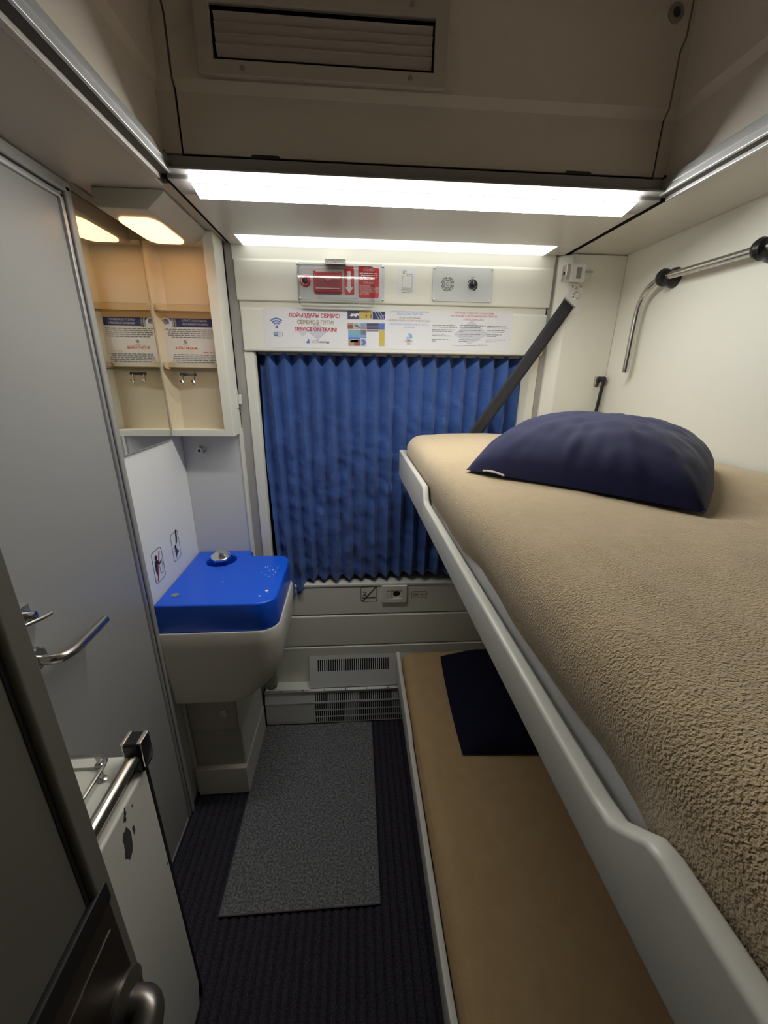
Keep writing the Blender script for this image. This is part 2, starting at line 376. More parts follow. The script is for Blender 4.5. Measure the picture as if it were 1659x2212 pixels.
# left door (grey) with its frame
d1 = struct(box('door_1', XL-0.02, XL+0.004, 0.10, 1.094, 0.012, 1.958, M['door'], None, 0.002), 'smooth grey door in the left wall')
fr = box('door_frame', XL, XL+0.010, 1.094, 1.106, 0.0, 1.972, M['alu'], d1, 0.003)
box('door_frame', XL, XL+0.006, 1.106, 1.110, 0.0, 1.975, M['black'], d1)
box('door_frame', XL, XL+0.014, 1.110, 1.130, 0.0, 1.990, M['door'], d1, 0.005, 3)
box('door_frame', XL, XL+0.010, 0.10, 1.106, 1.958, 1.970, M['alu'], d1, 0.003)
box('door_frame', XL, XL+0.006, 0.10, 1.110, 1.970, 1.974, M['black'], d1)
box('door_frame', XL, XL+0.014, 0.10, 1.130, 1.974, 1.999, M['door'], d1, 0.005, 3)
box('threshold_strip', XL+0.002, XL+0.007, 0.10, 1.09, 0.001, 0.006, M['alu'], d1)
hd = tube('handle', bez([(-0.640, 0.700, 1.052), (-0.612, 0.700, 1.052), (-0.597, 0.712, 1.050), (-0.592, 0.742, 1.047), (-0.594, 0.775, 1.045), (-0.598, 0.850, 1.043)], 6), 0.0105, M['satin'], d1, 18)
lathe('handle_rose', [(0.026, 0), (0.026, 0.006), (0.022, 0.009)], (XL+0.004, 0.700, 1.052), (1, 0, 0), M['satin'], d1)
lt = box('latch', XL+0.004, XL+0.010, 0.660, 0.720, 1.135, 1.170, M['chrome'], d1, 0.002)
tube('latch_lever', [(XL+0.02, 0.67, 1.145), (XL+0.03, 0.715, 1.138), (XL+0.032, 0.735, 1.136)], 0.005, M['chrome'], lt)
lathe('latch_knob', [(0.009, 0), (0.009, 0.02), (0.005, 0.022)], (XL+0.008, 0.705, 1.150), (1, 0, 0), M['chrome'], lt)
# open entry door in the foreground
d2 = struct(box('door_2', -0.322, -0.284, -0.62, 0.300, 0.03, 1.95, M['doordark'], None, 0.003), 'open dark grey entry door in the left foreground')
prism('door_edge', [(-0.322, 0.296), (-0.322, 0.306), (-0.280, 0.308), (-0.278, 0.284), (-0.284, 0.280)], 'z', 0.03, 1.95, M['doordark'], d2, 0.003)
box('door_gap', -0.2845, -0.2832, 0.276, 0.281, 0.03, 1.95, M['black'], d2)
lk = box('lock_plate', -0.286, -0.2775, -0.10, 0.297, 0.70, 1.046, M['bronze'], d2, 0.004)
box('lock_band', -0.2865, -0.2765, -0.10, 0.299, 1.044, 1.074, M['black'], lk, 0.003)
box('lock_line', -0.278, -0.2768, -0.05, 0.285, 1.012, 1.0145, M['satin'], lk)
tube('lever', bez([(-0.280, 0.268, 0.90), (-0.262, 0.268, 0.905), (-0.246, 0.262, 0.905), (-0.242, 0.235, 0.90), (-0.244, 0.15, 0.89)], 6), [0.017]*24+[0.015], M['darksatin'], lk, 18)
lathe('lever_rose', [(0.034, 0), (0.034, 0.006), (0.024, 0.012), (0.020, 0.014)], (-0.279, 0.268, 0.90), (1, 0, 0), M['darksatin'], lk)
# ================================================================ CEILING LIGHT AND LAMPS
cf = thing('ceiling_light', 'long white lit ceiling light above the window', 'light', (0.155, 1.3, 2.02))
box('lamp_panel', -0.403, 0.727, 1.168, 1.449, 1.998, 2.03, M['soffit'], cf, 0.002)
prism('diffuser', [(1.080, 2.004), (1.080, 1.990), (1.135, 1.9795), (1.136, 1.9815), (1.083, 1.9925), (1.083, 2.004)], 'x', -0.353, 0.668, M['diff'], cf)
prism('diffuser_back', [(1.0835, 2.004), (1.0835, 1.9930), (1.1365, 1.9818), (1.142, 1.982), (1.168, 1.9985), (1.168, 2.004)], 'x', -0.353, 0.668, M['soffit'], cf)
box('diffuser', -0.363, 0.656, 1.449, 1.549, 1.996, 2.004, M['diff_rear'], cf, 0.002)
for x0, x1 in ((-0.403, -0.353), (0.668, 0.727)):
    box('end_cap', x0, x1, 1.083, 1.168, 1.997, 2.02, M['fascia'], cf, 0.002)
for x0, x1 in ((-0.403, -0.363), (0.656, 0.727)):
    box('end_cap', x0, x1, 1.449, 1.549, 1.998, 2.02, M['soffit'], cf, 0.002)
box('diffuser_seam', -0.353, 0.668, 1.0790, 1.0812, 1.9888, 1.9908, mat('dim_diffuser_seam', (0.8, 0.8, 0.8), 0.5, emit=(0.97, 1.0, 1.0), estr=0.12), cf)

ml = thing('mirror_lamp', 'warm lit lamp box above the mirror', 'lamp', (-0.53, 1.31, 2.02))
prism('housing', [(-0.613, 2.0075), (-0.610, 1.970), (-0.606, 1.966), (-0.490, 1.966), (-0.448, 2.000), (-0.448, 2.0075)], 'y', 1.170, 1.462, M['taupe'], ml, 0.003)
lo = []
for cx, cy, a0 in ((-0.526, 1.276, -90), (-0.526, 1.388, 0), (-0.576, 1.388, 90), (-0.576, 1.276, 180)):
    for k in range(7):
        q = math.radians(a0+15*k); lo.append((cx+0.027*math.cos(q), cy+0.050*math.sin(q)))
plate('lens', [lo], 0.003, up_frame(0, 0, 1.9635), M['warm'], ml, 0.0008)
# mirror on the left wall
mr = thing('mirror', 'tall frameless wall mirror beside the open cabinet', 'mirror', (XL, 1.295, 1.38))
box('mirror_glass', XL+0.001, XL+0.006, 1.143, 1.448, 1.378, 2.006, M['mirror'], mr)
box('mirror_edge', XL+0.001, XL+0.0065, 1.138, 1.143, 1.378, 2.006, M['fascia'], mr)
box('mirror_edge', XL+0.001, XL+0.0065, 1.138, 1.448, 1.374, 1.378, M['fascia'], mr)

# ================================================================ OPEN CABINET
cb = thing('wall_cabinet', 'open cream wall cabinet with clear shelves in the corner', 'cabinet', (-0.54, 1.5, 1.385))
CY0, CY1 = 1.453, 1.552
box('back_panel', XL+0.004, -0.433, 1.506, CY1, 1.386, 2.018, M['cab'], cb)
box('bottom_board', XL+0.004, -0.4305, CY0+0.0005, 1.507, 1.3855, 1.408, M['wall'], cb, 0.002)
prism('side_panel', [(-0.462, CY0), (-0.430, CY0), (-0.430, CY1), (-0.458, CY1), (-0.462, 1.536)], 'z', 1.385, 2.008, M['wall'], cb, 0.002)
prism('inner_side', [(XL+0.004, CY0+0.001), (XL+0.010, CY0+0.001), (XL+0.013, 1.480), (XL+0.020, 1.497), (XL+0.034, 1.507), (XL+0.004, 1.507)], 'z', 1.40, 2.018, M['cab'], cb)
box('top_board', XL+0.004, -0.433, CY0+0.002, 1.507, 1.975, 2.008, M['cab'], cb)
for zz in (1.782, 1.606):
    sh = prism('shelf', [(CY0+0.003, zz+0.022), (CY0+0.002, zz+0.004), (CY0+0.006, zz), (1.505, zz), (1.505, zz+0.003), (CY0+0.008, zz+0.003), (CY0+0.006, zz+0.022)], 'x', XL+0.014, -0.463, M['acrylic'], cb, 0.0006)
    box('shelf_lip', XL+0.014, -0.463, CY0+0.0045, CY0+0.0065, zz-0.004, zz-0.0005, M['acrylic'], sh)
hk = box('hook_bar', -0.590, -0.535, 1.462, 1.466, 1.588, 1.597, M['chrome'], cb, 0.001)
for hx_ in (-0.582, -0.545):
    tube('hook', bez([(hx_, 1.464, 1.592), (hx_, 1.462, 1.572), (hx_-0.001, 1.456, 1.562), (hx_-0.001, 1.447, 1.566), (hx_-0.001, 1.444, 1.573)], 5), 0.0028, M['satin'], hk, 8)
tg = thing('cabinet_catch', 'small white plastic catch on the side of the open cabinet', 'catch', (-0.426, 1.535, 1.478))
box('catch_plate', -0.4305, -0.4265, 1.520, 1.545, 1.478, 1.540, M['white'], tg, 0.0015)
box('catch_tongue', -0.4265, -0.416, 1.536, 1.548, 1.492, 1.524, M['white'], tg, 0.002)
# passenger notice inside the cabinet
nt_ = thing('passenger_notice', 'passenger notice sheet with dark blue heading inside the open cabinet', 'notice', (-0.545, 1.49, 1.6145))
NX, NZ = -0.6365, 1.767      # top left of the visible sheet
NF = lambda dx, dz, d=0.0: back_frame(NX+dx, 1.4894-d, NZ-dz)
box('sheet', NX, -0.4625, 1.4897, 1.4907, 1.6145, 1.767, M['paper2'], nt_)
plate('heading_band', [[(0.026, -0.0005), (0.168, -0.0005), (0.168, -0.026), (0.034, -0.026), (0.040, -0.014)]], 0.0003, NF(0, 0), M['ink_navy'], nt_)
plate('heading_swoosh', [arc_band(0.0, -0.016, 0.036, 0.042, -16, 24)], 0.0004, NF(0, 0, 0.0008), M['ink_sky'], nt_)
plate('heading_swoosh', [arc_band(0.002, -0.016, 0.042, 0.047, -16, 20)], 0.0004, NF(0, 0, 0.0008), M['ink_gold'], nt_)
plate('emblem', [arc_band(0.016, -0.013, 0.002, 0.010, -30, 130)], 0.0003, NF(0, 0, 0.0008), M['ink_blue'], nt_)
plate('emblem', [[(0.002, -0.005), (0.008, -0.007), (0.022, -0.017), (0.012, -0.020), (0.008, -0.012)]], 0.0003, NF(0, 0, 0.0005), M['ink_gold'], nt_)
text('heading', 'ҚҰРМЕТТІ ЖОЛАУШЫЛАР!', 0.0085, NF(0.108, 0.0075, 0.0006), M['ink_white'], nt_, width=0.080)
text('heading', 'УВАЖАЕМЫЕ ПАССАЖИРЫ!', 0.0085, NF(0.110, 0.0185, 0.0006), M['ink_white'], nt_, width=0.084)
small_print('small_print', [(0.012, 0.165, -0.034), (0.020, 0.165, -0.040), (0.016, 0.166, -0.046), (0.018, 0.166, -0.052), (0.028, 0.158, -0.058)], NF(0, 0, 0.0008), M['ink_grey'], nt_, 0.0024)
small_print('small_print', [(0.026, 0.166, -0.112), (0.026, 0.166, -0.118), (0.022, 0.167, -0.124), (0.020, 0.167, -0.130), (0.034, 0.156, -0.136)], NF(0, 0, 0.0008), M['ink_grey'], nt_, 0.0024)
plate('messenger_mark', [circ(0.070, -0.072, 0.0052, 16), circ(0.070, -0.072, 0.0042, 16)], 0.0003, NF(0, 0, 0.0004), M['ink_grey'], nt_)
plate('messenger_mark', [[(0.066, -0.069), (0.0675, -0.068), (0.0735, -0.0745), (0.072, -0.0758)]], 0.0003, NF(0, 0, 0.0004), M['ink_grey'], nt_)
text('messenger_name', 'WhatsApp', 0.0045, NF(0.071, 0.0815, 0.0008), M['ink_grey'], nt_)
text('phone_number', '8-776-714-56-86', 0.0125, NF(0.071, 0.0915, 0.0008), M['ink_orange'], nt_, width=0.072, bold=0.0002)
small_print('link_line', [(0.124, 0.160, -0.1035)], NF(0, 0, 0.0008), M['ink_orange'], nt_, 0.0016)
plate('torn_patch', [[(0.001, -0.150), (0.006, -0.138), (0.016, -0.134), (0.022, -0.128), (0.030, -0.133), (0.026, -0.146), (0.016, -0.1525), (0.001, -0.1525)]], 0.0003, NF(0, 0, 0.0012), M['cab'], nt_)
plate('torn_patch', [[(0.160, -0.146), (0.168, -0.140), (0.1685, -0.149), (0.163, -0.150)]], 0.0003, NF(0, 0, 0.0003), M['ink_gold'], nt_)
# coat hook under the cabinet
ch = thing('coat_hook', 'round white coat hook knob below the open cabinet', 'hook', (-0.582, 1.541, 1.323))
lathe('hook_base', [(0.014, 0), (0.014, 0.004), (0.010, 0.008)], (-0.582, 1.541, 1.323), (0, -1, 0), M['satin'], ch)
lathe('hook_ring', [(0.006, 0.006), (0.006, 0.014), (0.011, 0.018), (0.0125, 0.023), (0.010, 0.027), (0.006, 0.027), (0.005, 0.024)], (-0.582, 1.541, 1.323), (0, -1, 0), M['white'], ch)
lathe('hook_core', [(0.005, 0.020), (0.005, 0.0245)], (-0.582, 1.541, 1.323), (0, -1, 0), M['black'], ch)
# pictogram stickers on the left wall
LF = lambda dy, dz, d=0.0: left_frame(XL+0.0006+d, dy, dz)
s1 = thing('pictogram_sticker', 'outlined sticker of a drinking figure crossed out in red', 'sticker', (XL, 1.222, 0.945))
plate('outline', [rr(-0.034, 0.034, -0.055, 0.055, 0.012), rr(-0.0315, 0.0315, -0.0525, 0.0525, 0.0105)], 0.0004, LF(1.222, 1.0), M['ink_grey'], s1)
plate('figure', [circ(-0.008, 0.030, 0.008, 14)], 0.0004, LF(1.222, 1.0), M['ink_black'], s1)
plate('figure', [[(-0.020, 0.020), (-0.004, 0.022), (0.008, 0.006), (0.018, 0.010), (0.020, 0.004), (0.006, -0.002), (-0.004, 0.006), (-0.016, -0.030), (-0.022, -0.012)]], 0.0004, LF(1.222, 1.0), M['ink_black'], s1)
plate('cup', [[(0.004, -0.008), (0.006, -0.034), (0.022, -0.034), (0.026, 0.012), (0.024, 0.012), (0.0205, -0.032), (0.008, -0.032), (0.006, -0.008)]], 0.0004, LF(1.222, 1.0), M['ink_grey'], s1)
plate('red_bar', [[(-0.022, -0.048), (-0.017, -0.050), (0.020, 0.042), (0.015, 0.044)]], 0.0004, LF(1.222, 1.0, 0.0004), M['ink_red'], s1)
s2 = thing('pictogram_sticker', 'outlined sticker of a figure washing under a hand, further along the wall', 'sticker', (XL, 1.358, 0.955))
plate('outline', [rr(-0.030, 0.030, -0.052, 0.052, 0.011), rr(-0.0278, 0.0278, -0.0498, 0.0498, 0.0095)], 0.0004, LF(1.358, 1.008), M['ink_grey'], s2)
plate('hand', [[(0.010, 0.055), (0.020, 0.058), (0.018, 0.024), (0.012, 0.010), (0.002, 0.002), (0.004, 0.016), (0.008, 0.030)]], 0.0004, LF(1.358, 1.008, 0.0003), M['ink_black'], s2)
plate('figure', [circ(-0.004, -0.002, 0.007, 14)], 0.0004, LF(1.358, 1.008), M['ink_black'], s2)
plate('figure', [[(-0.010, -0.010), (0.002, -0.008), (0.010, -0.020), (0.014, -0.018), (0.014, -0.030), (0.002, -0.030), (-0.008, -0.045)]], 0.0004, LF(1.358, 1.008), M['ink_navy'], s2)
for a in ((-0.016, -0.010), (0.012, -0.004)):
    plate('spray', [arc_band(a[0], a[1], 0.006, 0.0072, 200, 300)], 0.0003, LF(1.358, 1.008), M['ink_grey'], s2)

# ================================================================ WASHBASIN AND PEDESTAL
wbn = thing('washbasin', 'corner washbasin with a blue lid and a cream bowl', 'washbasin', (-0.48, 1.33, 0.42))
LT = 0.905
def corner(cx, cy, r, a0, a1, n=8): return circ(cx, cy, r, n, None, a0, a1)
lid = [(-0.640, 1.125)] + corner(-0.325, 1.187, 0.062, -90, -8) + corner(-0.322, 1.432, 0.055, 0, 90) + [(-0.418, 1.487), (-0.428, 1.497), (-0.428, 1.528), (-0.436, 1.536), (-0.644, 1.536)]
plate('basin_lid', [lid, circ(-0.530, 1.452, 0.055, 32)], 0.105, up_frame(0, 0, LT-0.105), M['blue'], wbn, 0.007)
lathe('tap_well', [(0.054, 0), (0.054, 0.002)], (-0.530, 1.452, 0.815), (0, 0, 1), M['gap'], wbn)
tp = lathe('tap', [(0.020, 0), (0.020, 0.065), (0.027, 0.072)], (-0.530, 1.448, 0.83), (0, 0, 1), M['chrome'], wbn, 16)
kv = [(0.039*math.cos(a)*(1.0 if i % 2 else 0.93), 0.039*math.sin(a)*(1.0 if i % 2 else 0.93)) for i, a in enumerate([2*math.pi*k/10 for k in range(10)])]
kvs = [(-0.530+x, 1.448+y, 0.902) for x, y in kv] + [(-0.530+x*0.98, 1.444+y*0.98, 0.926+0.10*y) for x, y in kv] + [(-0.530+x*0.45, 1.446+y*0.45, 0.940+0.18*y) for x, y in kv]
kf = [tuple(range(10)), tuple(range(20, 30))] + [(i, (i+1) % 10, 10+(i+1) % 10, 10+i) for i in range(10)] + [(10+i, 10+(i+1) % 10, 20+(i+1) % 10, 20+i) for i in range(10)]
mesh('tap_knob', kvs, kf, M['chrome'], tp, 0.002, 2, True, 25)
lathe('lid_screw', [(0.0125, 0), (0.0125, 0.002), (0.009, 0.0035)], (-0.597, 1.188, LT), (0, 0, 1), M['satin'], wbn, 18)
chips = [(-0.345, 1.38, 2.6), (-0.338, 1.384, 1.8), (-0.335, 1.372, 1.9), (-0.30, 1.372, 2.4), (-0.297, 1.386, 1.6), (-0.325, 1.352, 2.0), (-0.313, 1.356, 1.8), (-0.302, 1.345, 2.6),
         (-0.300, 1.333, 1.7), (-0.352, 1.336, 2.2), (-0.333, 1.318, 2.2), (-0.318, 1.305, 1.6), (-0.305, 1.318, 1.4), (-0.470, 1.272, 1.6), (-0.305, 1.205, 4.2), (-0.322, 1.172, 3.0), (-0.300, 1.195, 2.2)]
vs, fs = [], []
for cx, cy, r in chips:
    k = len(vs); r *= 0.00125
    ring = [(cx+r*random.uniform(0.7, 1.3)*math.cos(q), cy+r*random.uniform(0.7, 1.3)*math.sin(q)) for q in [2*math.pi*i/7 for i in range(7)]]
    vs += [(x, y, LT+0.0004) for x, y in ring]; fs.append(tuple(range(k, k+7)))
o = mesh('paint_chips', vs, fs, M['paintchip'], wbn, sm=False); o['kind'] = 'stuff'
# bowl: lofted sections
secs = [(0.802, -0.262, 1.121, 0.066), (0.795, -0.259, 1.119, 0.068), (0.74, -0.261, 1.120, 0.070), (0.68, -0.266, 1.122, 0.075), (0.63, -0.274, 1.125, 0.08), (0.595, -0.286, 1.128, 0.085),
        (0.565, -0.304, 1.130, 0.085), (0.54, -0.330, 1.132, 0.075), (0.52, -0.366, 1.134, 0.05), (0.508, -0.400, 1.136, 0.025), (0.502, -0.432, 1.139, 0.008), (0.496, -0.440, 1.146, 0.006)]
vs, fs = [], []; N = 0
for z, xr, yf, r in secs:
    ring = [(XL+0.002, yf)] + corner(xr-r, yf+r, r, -90, 0) + corner(xr-r*0.8, 1.487-r*0.8, r*0.8, 0, 90) + [(XL+0.002, 1.487)]
    N = len(ring); vs += [(x, y, z) for x, y in ring]
for i in range(len(secs)-1):
    for k in range(N): fs.append((i*N+k, i*N+(k+1) % N, (i+1)*N+(k+1) % N, (i+1)*N+k))
fs += [tuple(range(N)), tuple(range((len(secs)-1)*N, len(secs)*N))]
mesh('basin_bowl', vs, fs, M['basin'], wbn, ang=50)

pd = thing('pedestal_cabinet', 'low beige pedestal with a lockable door under the washbasin', 'cabinet', (-0.545, 1.34, 0))
box('body', XL+0.012, -0.452, 1.206, 1.50, 0.135, 0.494, M['basin'], pd, 0.003)
box('body_frame', XL+0.001, XL+0.016, 1.192, 1.50, 0.0, 0.494, M['basin'], pd, 0.002)
dr = box('drawer_front', XL+0.020, -0.455, 1.190, 1.206, 0.318, 0.487, M['drawer'], pd, 0.004)
lathe('lock', [(0.015, 0), (0.015, 0.003), (0.012, 0.006), (0.007, 0.006), (0.006, 0.003)], (-0.500, 1.190, 0.400), (0, -1, 0), M['chrome'], dr, 20)
box('kick_panel', XL+0.020, -0.450, 1.196, 1.206, 0.140, 0.314, M['drawer'], pd, 0.003)
box('plinth', XL+0.014, -0.440, 1.176, 1.49, 0.002, 0.136, M['basin'], pd, 0.004)
box('side_panel', -0.456, -0.446, 1.196, 1.40, 0.310, 0.494, M['basin'], pd, 0.003)
box('side_panel', -0.452, -0.443, 1.196, 1.485, 0.139, 0.306, M['basin'], pd, 0.003)

# ================================================================ HEATER UNDER THE WINDOW
ht = thing('heater', 'brushed steel slotted heater along the floor under the window', 'heater', (-0.05, 1.55, 0))
HX0, HX1 = -0.436, 0.70
box('ledge', HX0, HX1, 1.512, 1.60, 0.170, 0.190, M['wall'], ht, 0.002)
box('ledge_rail', HX0, HX1, 1.500, 1.514, 0.186, 0.1945, M['alu'], ht, 0.0015)
for sx in (-0.36, -0.26, -0.16, -0.06, 0.04, 0.14):
    lathe('rail_screw', [(0.0035, 0), (0.0035, 0.001)], (sx, 1.5065, 0.1945), (0, 0, 1), M['black'], ht, 10)
def slotted(name, x0, x1, z0, z1, rows, sx0, pitch, sw, mw, m, parent, th=0.0015, sx1=None):
    lps = [[(x0, z0), (x1, z0), (x1, z1), (x0, z1)]]
    for (a, b) in rows:
        x = sx0
        while x+sw < (sx1 or x1)-0.004:
            lps.append(rr(x, x+sw, a, b, sw*0.48, 3)); x += pitch
    return plate(name, lps, th, mw, m, parent)
# the front: inclined upper strip with one row, upright lower face with three rows
top = Matrix.Rotation(math.radians(0), 4, 'X')
ang = math.atan2(0.014, 0.056)
mw_t = Matrix.Translation((0, 1.496, 0.130)) @ Matrix.Rotation(-ang, 4, 'X') @ Matrix(((1, 0, 0, 0), (0, 0, -1, 0), (0, 1, 0, 0), (0, 0, 0, 1)))
slotted('grille', HX0, HX1, 0.0, 0.060, [(0.006, 0.054)], -0.205, 0.0098, 0.0052, mw_t, M['steel'], ht)
slotted('grille', HX0, HX1, 0.006, 0.128, [(0.086, 0.122), (0.046, 0.080), (0.010, 0.040)], -0.205, 0.0098, 0.0052, back_frame(0, 1.4985, 0), M['steel'], ht)
box('grille_backing', HX0, HX1, 1.518, 1.53, 0.004, 0.17, M['gap'], ht)
box('heater_end', HX0-0.004, HX0, 1.498, 1.60, 0.0, 0.188, M['gap'], ht)
vc = thing('vent_cover', 'brushed steel sloping vent cover standing on the heater ledge', 'vent', (-0.02, 1.55, 0.195))
va = math.atan2(1.565-1.522, 0.343-0.195); L = math.hypot(1.565-1.522, 0.343-0.195)
mw_v = Matrix.Translation((0, 1.522, 0.195)) @ Matrix.Rotation(-va, 4, 'X') @ Matrix(((1, 0, 0, 0), (0, 0, -1, 0), (0, 1, 0, 0), (0, 0, 0, 1)))
slotted('cover_plate', -0.228, 0.36, 0.0, L, [(L*0.50, L*0.88)], -0.190, 0.0100, 0.0052, mw_v, M['steel'], vc, 0.002, 0.150)
prism('cover_side', [(1.524, 0.195), (1.565, 0.342), (1.570, 0.342), (1.570, 0.195)], 'x', -0.229, -0.2265, M['steel'], vc)
prism('cover_backing', [(1.534, 0.200), (1.566, 0.336), (1.570, 0.336), (1.570, 0.200)], 'x', -0.22, 0.355, M['gap'], vc)
bo = thing('water_bottle', 'clear plastic water bottle wedged beside the pedestal on the ledge', 'bottle', (-0.405, 1.548, 0.1905))
bp_ = (-0.408, 1.546, 0.1905)
lathe('bottle_body', [(0.018, 0), (0.024, 0.004), (0.025, 0.02), (0.023, 0.035), (0.025, 0.05), (0.0235, 0.07), (0.025, 0.09), (0.025, 0.13), (0.018, 0.16), (0.010, 0.175), (0.010, 0.185)], bp_, (0, 0, 1), M['bottle'], bo, 20)
lathe('bottle_label', [(0.0255, 0.085), (0.0255, 0.125)], bp_, (0, 0, 1), M['green'], bo, 20)
lathe('bottle_cap', [(0.0115, 0.178), (0.0115, 0.196), (0.010, 0.198)], bp_, (0, 0, 1), M['green'], bo, 16)
# rug
RX0, RX1, RY0, RY1 = -0.438, 0.062, 0.786, 1.488
vs, fs = [], []; nx, ny = 24, 32
for j in range(ny+1):
    for i in range(nx+1):
        u, v = i/nx, j/ny
        x = RX0+(RX1-RX0)*u - 0.004*v*(1-u); y = RY0+(RY1-RY0)*v
        z = 0.007 + 0.0015*noise.noise((x*5, y*5, 0)) + 0.004*max(0, v-0.93)/0.07*max(0, math.sin(u*9+0.5))
        vs.append((x, y, z))
for j in range(ny):
    for i in range(nx):
        a = j*(nx+1)+i; fs.append((a, a+1, a+nx+2, a+nx+1))
n0 = len(vs); per = [i for i in range(nx+1)] + [(j+1)*(nx+1)-1 for j in range(1, ny+1)] + [ny*(nx+1)+i for i in range(nx-1, -1, -1)] + [j*(nx+1) for j in range(ny-1, 0, -1)]
vs += [(vs[i][0], vs[i][1], 0.0005) for i in per]
for k in range(len(per)):
    fs.append((per[k], per[(k+1) % len(per)], n0+(k+1) % len(per), n0+k))
rg = thing('floor_rug', 'grey felt rug on the dark carpet', 'rug', (-0.19, 1.13, 0))
mesh('rug_pile', vs, fs, M['rug'], rg, ang=60)
bpath = [Vector(vs[i])+Vector((0, 0, -0.001)) for i in per]
tube('rug_binding', bpath+[bpath[0], bpath[1]], 0.0025, M['rugedge'], rg, 6, False)

# ================================================================ SIDE COUNTER BY THE ENTRY DOOR
sc = thing('side_counter', 'low white counter with a steel grab bar beside the grey door', 'counter', (-0.54, 0.36, 0))
prism('side_panel', [(0.10, 0.05), (0.10, 0.845), (0.622, 0.845), (0.622, 0.075), (0.605, 0.004), (0.10, 0.004)], 'x', -0.448, -0.430, M['basin'], sc, 0.006, 3)
box('edge_strip', -0.450, -0.4315, 0.622, 0.632, 0.004, 0.86, M['black'], sc, 0.002)
box('carcass', XL+0.006, -0.450, 0.10, 0.628, 0.03, 0.848, M['basin'], sc)
box('counter_top', XL+0.006, -0.456, 0.10, 0.634, 0.848, 0.862, M['wall'], sc, 0.004)
gb = tube('grab_bar', [(-0.438, 0.10, 0.888), (-0.438, 0.618, 0.888)], 0.0125, M['satin'], sc, 20)
eb = box('bar_bracket', -0.455, -0.421, 0.603, 0.640, 0.850, 0.922, M['plastic_black'], sc, 0.006, 3)
box('bracket_cap', -0.4575, -0.450, 0.606, 0.638, 0.862, 0.924, M['chrome'], eb, 0.002)
box('bracket_cap', -0.428, -0.4185, 0.606, 0.638, 0.862, 0.924, M['chrome'], eb, 0.002)
gr = tube('guard_rail', bez([(-0.640, 0.618, 0.884), (-0.56, 0.618, 0.884), (-0.510, 0.617, 0.884), (-0.494, 0.610, 0.884), (-0.489, 0.595, 0.884), (-0.488, 0.54, 0.884), (-0.488, 0.15, 0.884)], 6), 0.0036, M['satin'], sc, 10)
for px_, py_ in ((-0.512, 0.616), (-0.489, 0.585), (-0.488, 0.30)):
    lathe('rail_post', [(0.009, 0), (0.009, 0.002), (0.004, 0.004), (0.004, 0.022)], (px_, py_, 0.862), (0, 0, 1), M['satin'], gr, 12)
chipl = [[(0.520, 0.800), (0.533, 0.806), (0.540, 0.775), (0.533, 0.742), (0.520, 0.735), (0.512, 0.752), (0.516, 0.775)], [(0.545, 0.782), (0.551, 0.784), (0.552, 0.768), (0.546, 0.762)],
         [(0.530, 0.822), (0.536, 0.832), (0.541, 0.845), (0.543, 0.830), (0.536, 0.815)], [(0.558, 0.823), (0.561, 0.826), (0.561, 0.815)], [(0.612, 0.560), (0.615, 0.566), (0.615, 0.548)]]
def rough(lp, k=3, amp=0.0022):
    rnd = random.Random(len(lp)*3+1); out = []
    for i, p in enumerate(lp):
        q = lp[(i+1) % len(lp)]
        for j in range(k): t = j/k; out.append((p[0]+(q[0]-p[0])*t+rnd.uniform(-amp, amp)*(j > 0), p[1]+(q[1]-p[1])*t+rnd.uniform(-amp, amp)*(j > 0)))
    return out
for i, lp in enumerate(chipl):
    lp = rough(lp, 3, 0.0022 if i in (0, 2) else 0.0006)
    plate('paint_scar', [lp], 0.0004, left_frame(-0.4301, 0, 0), M['chip'], sc)

# ================================================================ CURTAIN
def curtain():
    nP, per, rows = 18, 12, 90
    X0, X1 = -0.350, 0.637; vs, fs = [], []
    nC = nP*per
    for r in range(rows+1):
        t = r/rows                       # 0 top .. 1 hem
        for c in range(nC+1):
            u = c/nC; ph = u*nP
            k = int(ph); f = ph-k
            g = 0.36
            tri = (1-2*f/g) if f < g else (-1+2*(f-g)/(1-g))     # steep face, then shallow face
            tri = -tri
            gather = 0.020*math.exp(-u*9)*(1-t)
            x = X0+(X1-X0)*(u**1.04) + 0.022*t*math.exp(-u*10) - gather
            x += 0.004*noise.noise((ph*0.9, t*3.2, 4.0))*t
            amp = 0.0220*(1+0.25*noise.noise((ph*0.6, 0.0, t*2.0)))
            hem = 0.664 if u < 0.085 else (0.664+(u-0.085)/0.06*0.070 if u < 0.145 else 0.734+0.026*(u-0.145)/0.855)
            z = 1.668+(hem-1.668)*t - 0.004*math.cos(2*math.pi*ph)*(t**6)
            y = 1.599 + amp*tri + (0.012*noise.noise((x*14+3, z*9, 1.5))+0.011*noise.noise((x*26+z*9, z*20, 7.7)))*min(1, 0.15+t*1.3)
            y += 0.0055*noise.noise((ph*1.3+z*14, z*30, 3.3))*min(1, t*3)
            pull = min(1, max(0, 1.5-u/0.10))
            y -= pull*max(0, t-0.55)/0.45*0.045
            vs.append((x, min(y, 1.64), z))
    for r in range(rows):
        for c in range(nC):
            a = r*(nC+1)+c; fs.append((a, a+1, a+nC+2, a+nC+1))
    me = bpy.data.meshes.new('curtain'); me.from_pydata(vs, [], fs)
    smooth(me, 38)
    o = link('curtain', me, M['curtain'])
    md = o.modifiers.new('s', 'SOLIDIFY'); md.thickness = 0.0012
    return tag(o, 'pleated blue curtain drawn across the window', 'curtain')
curtain()

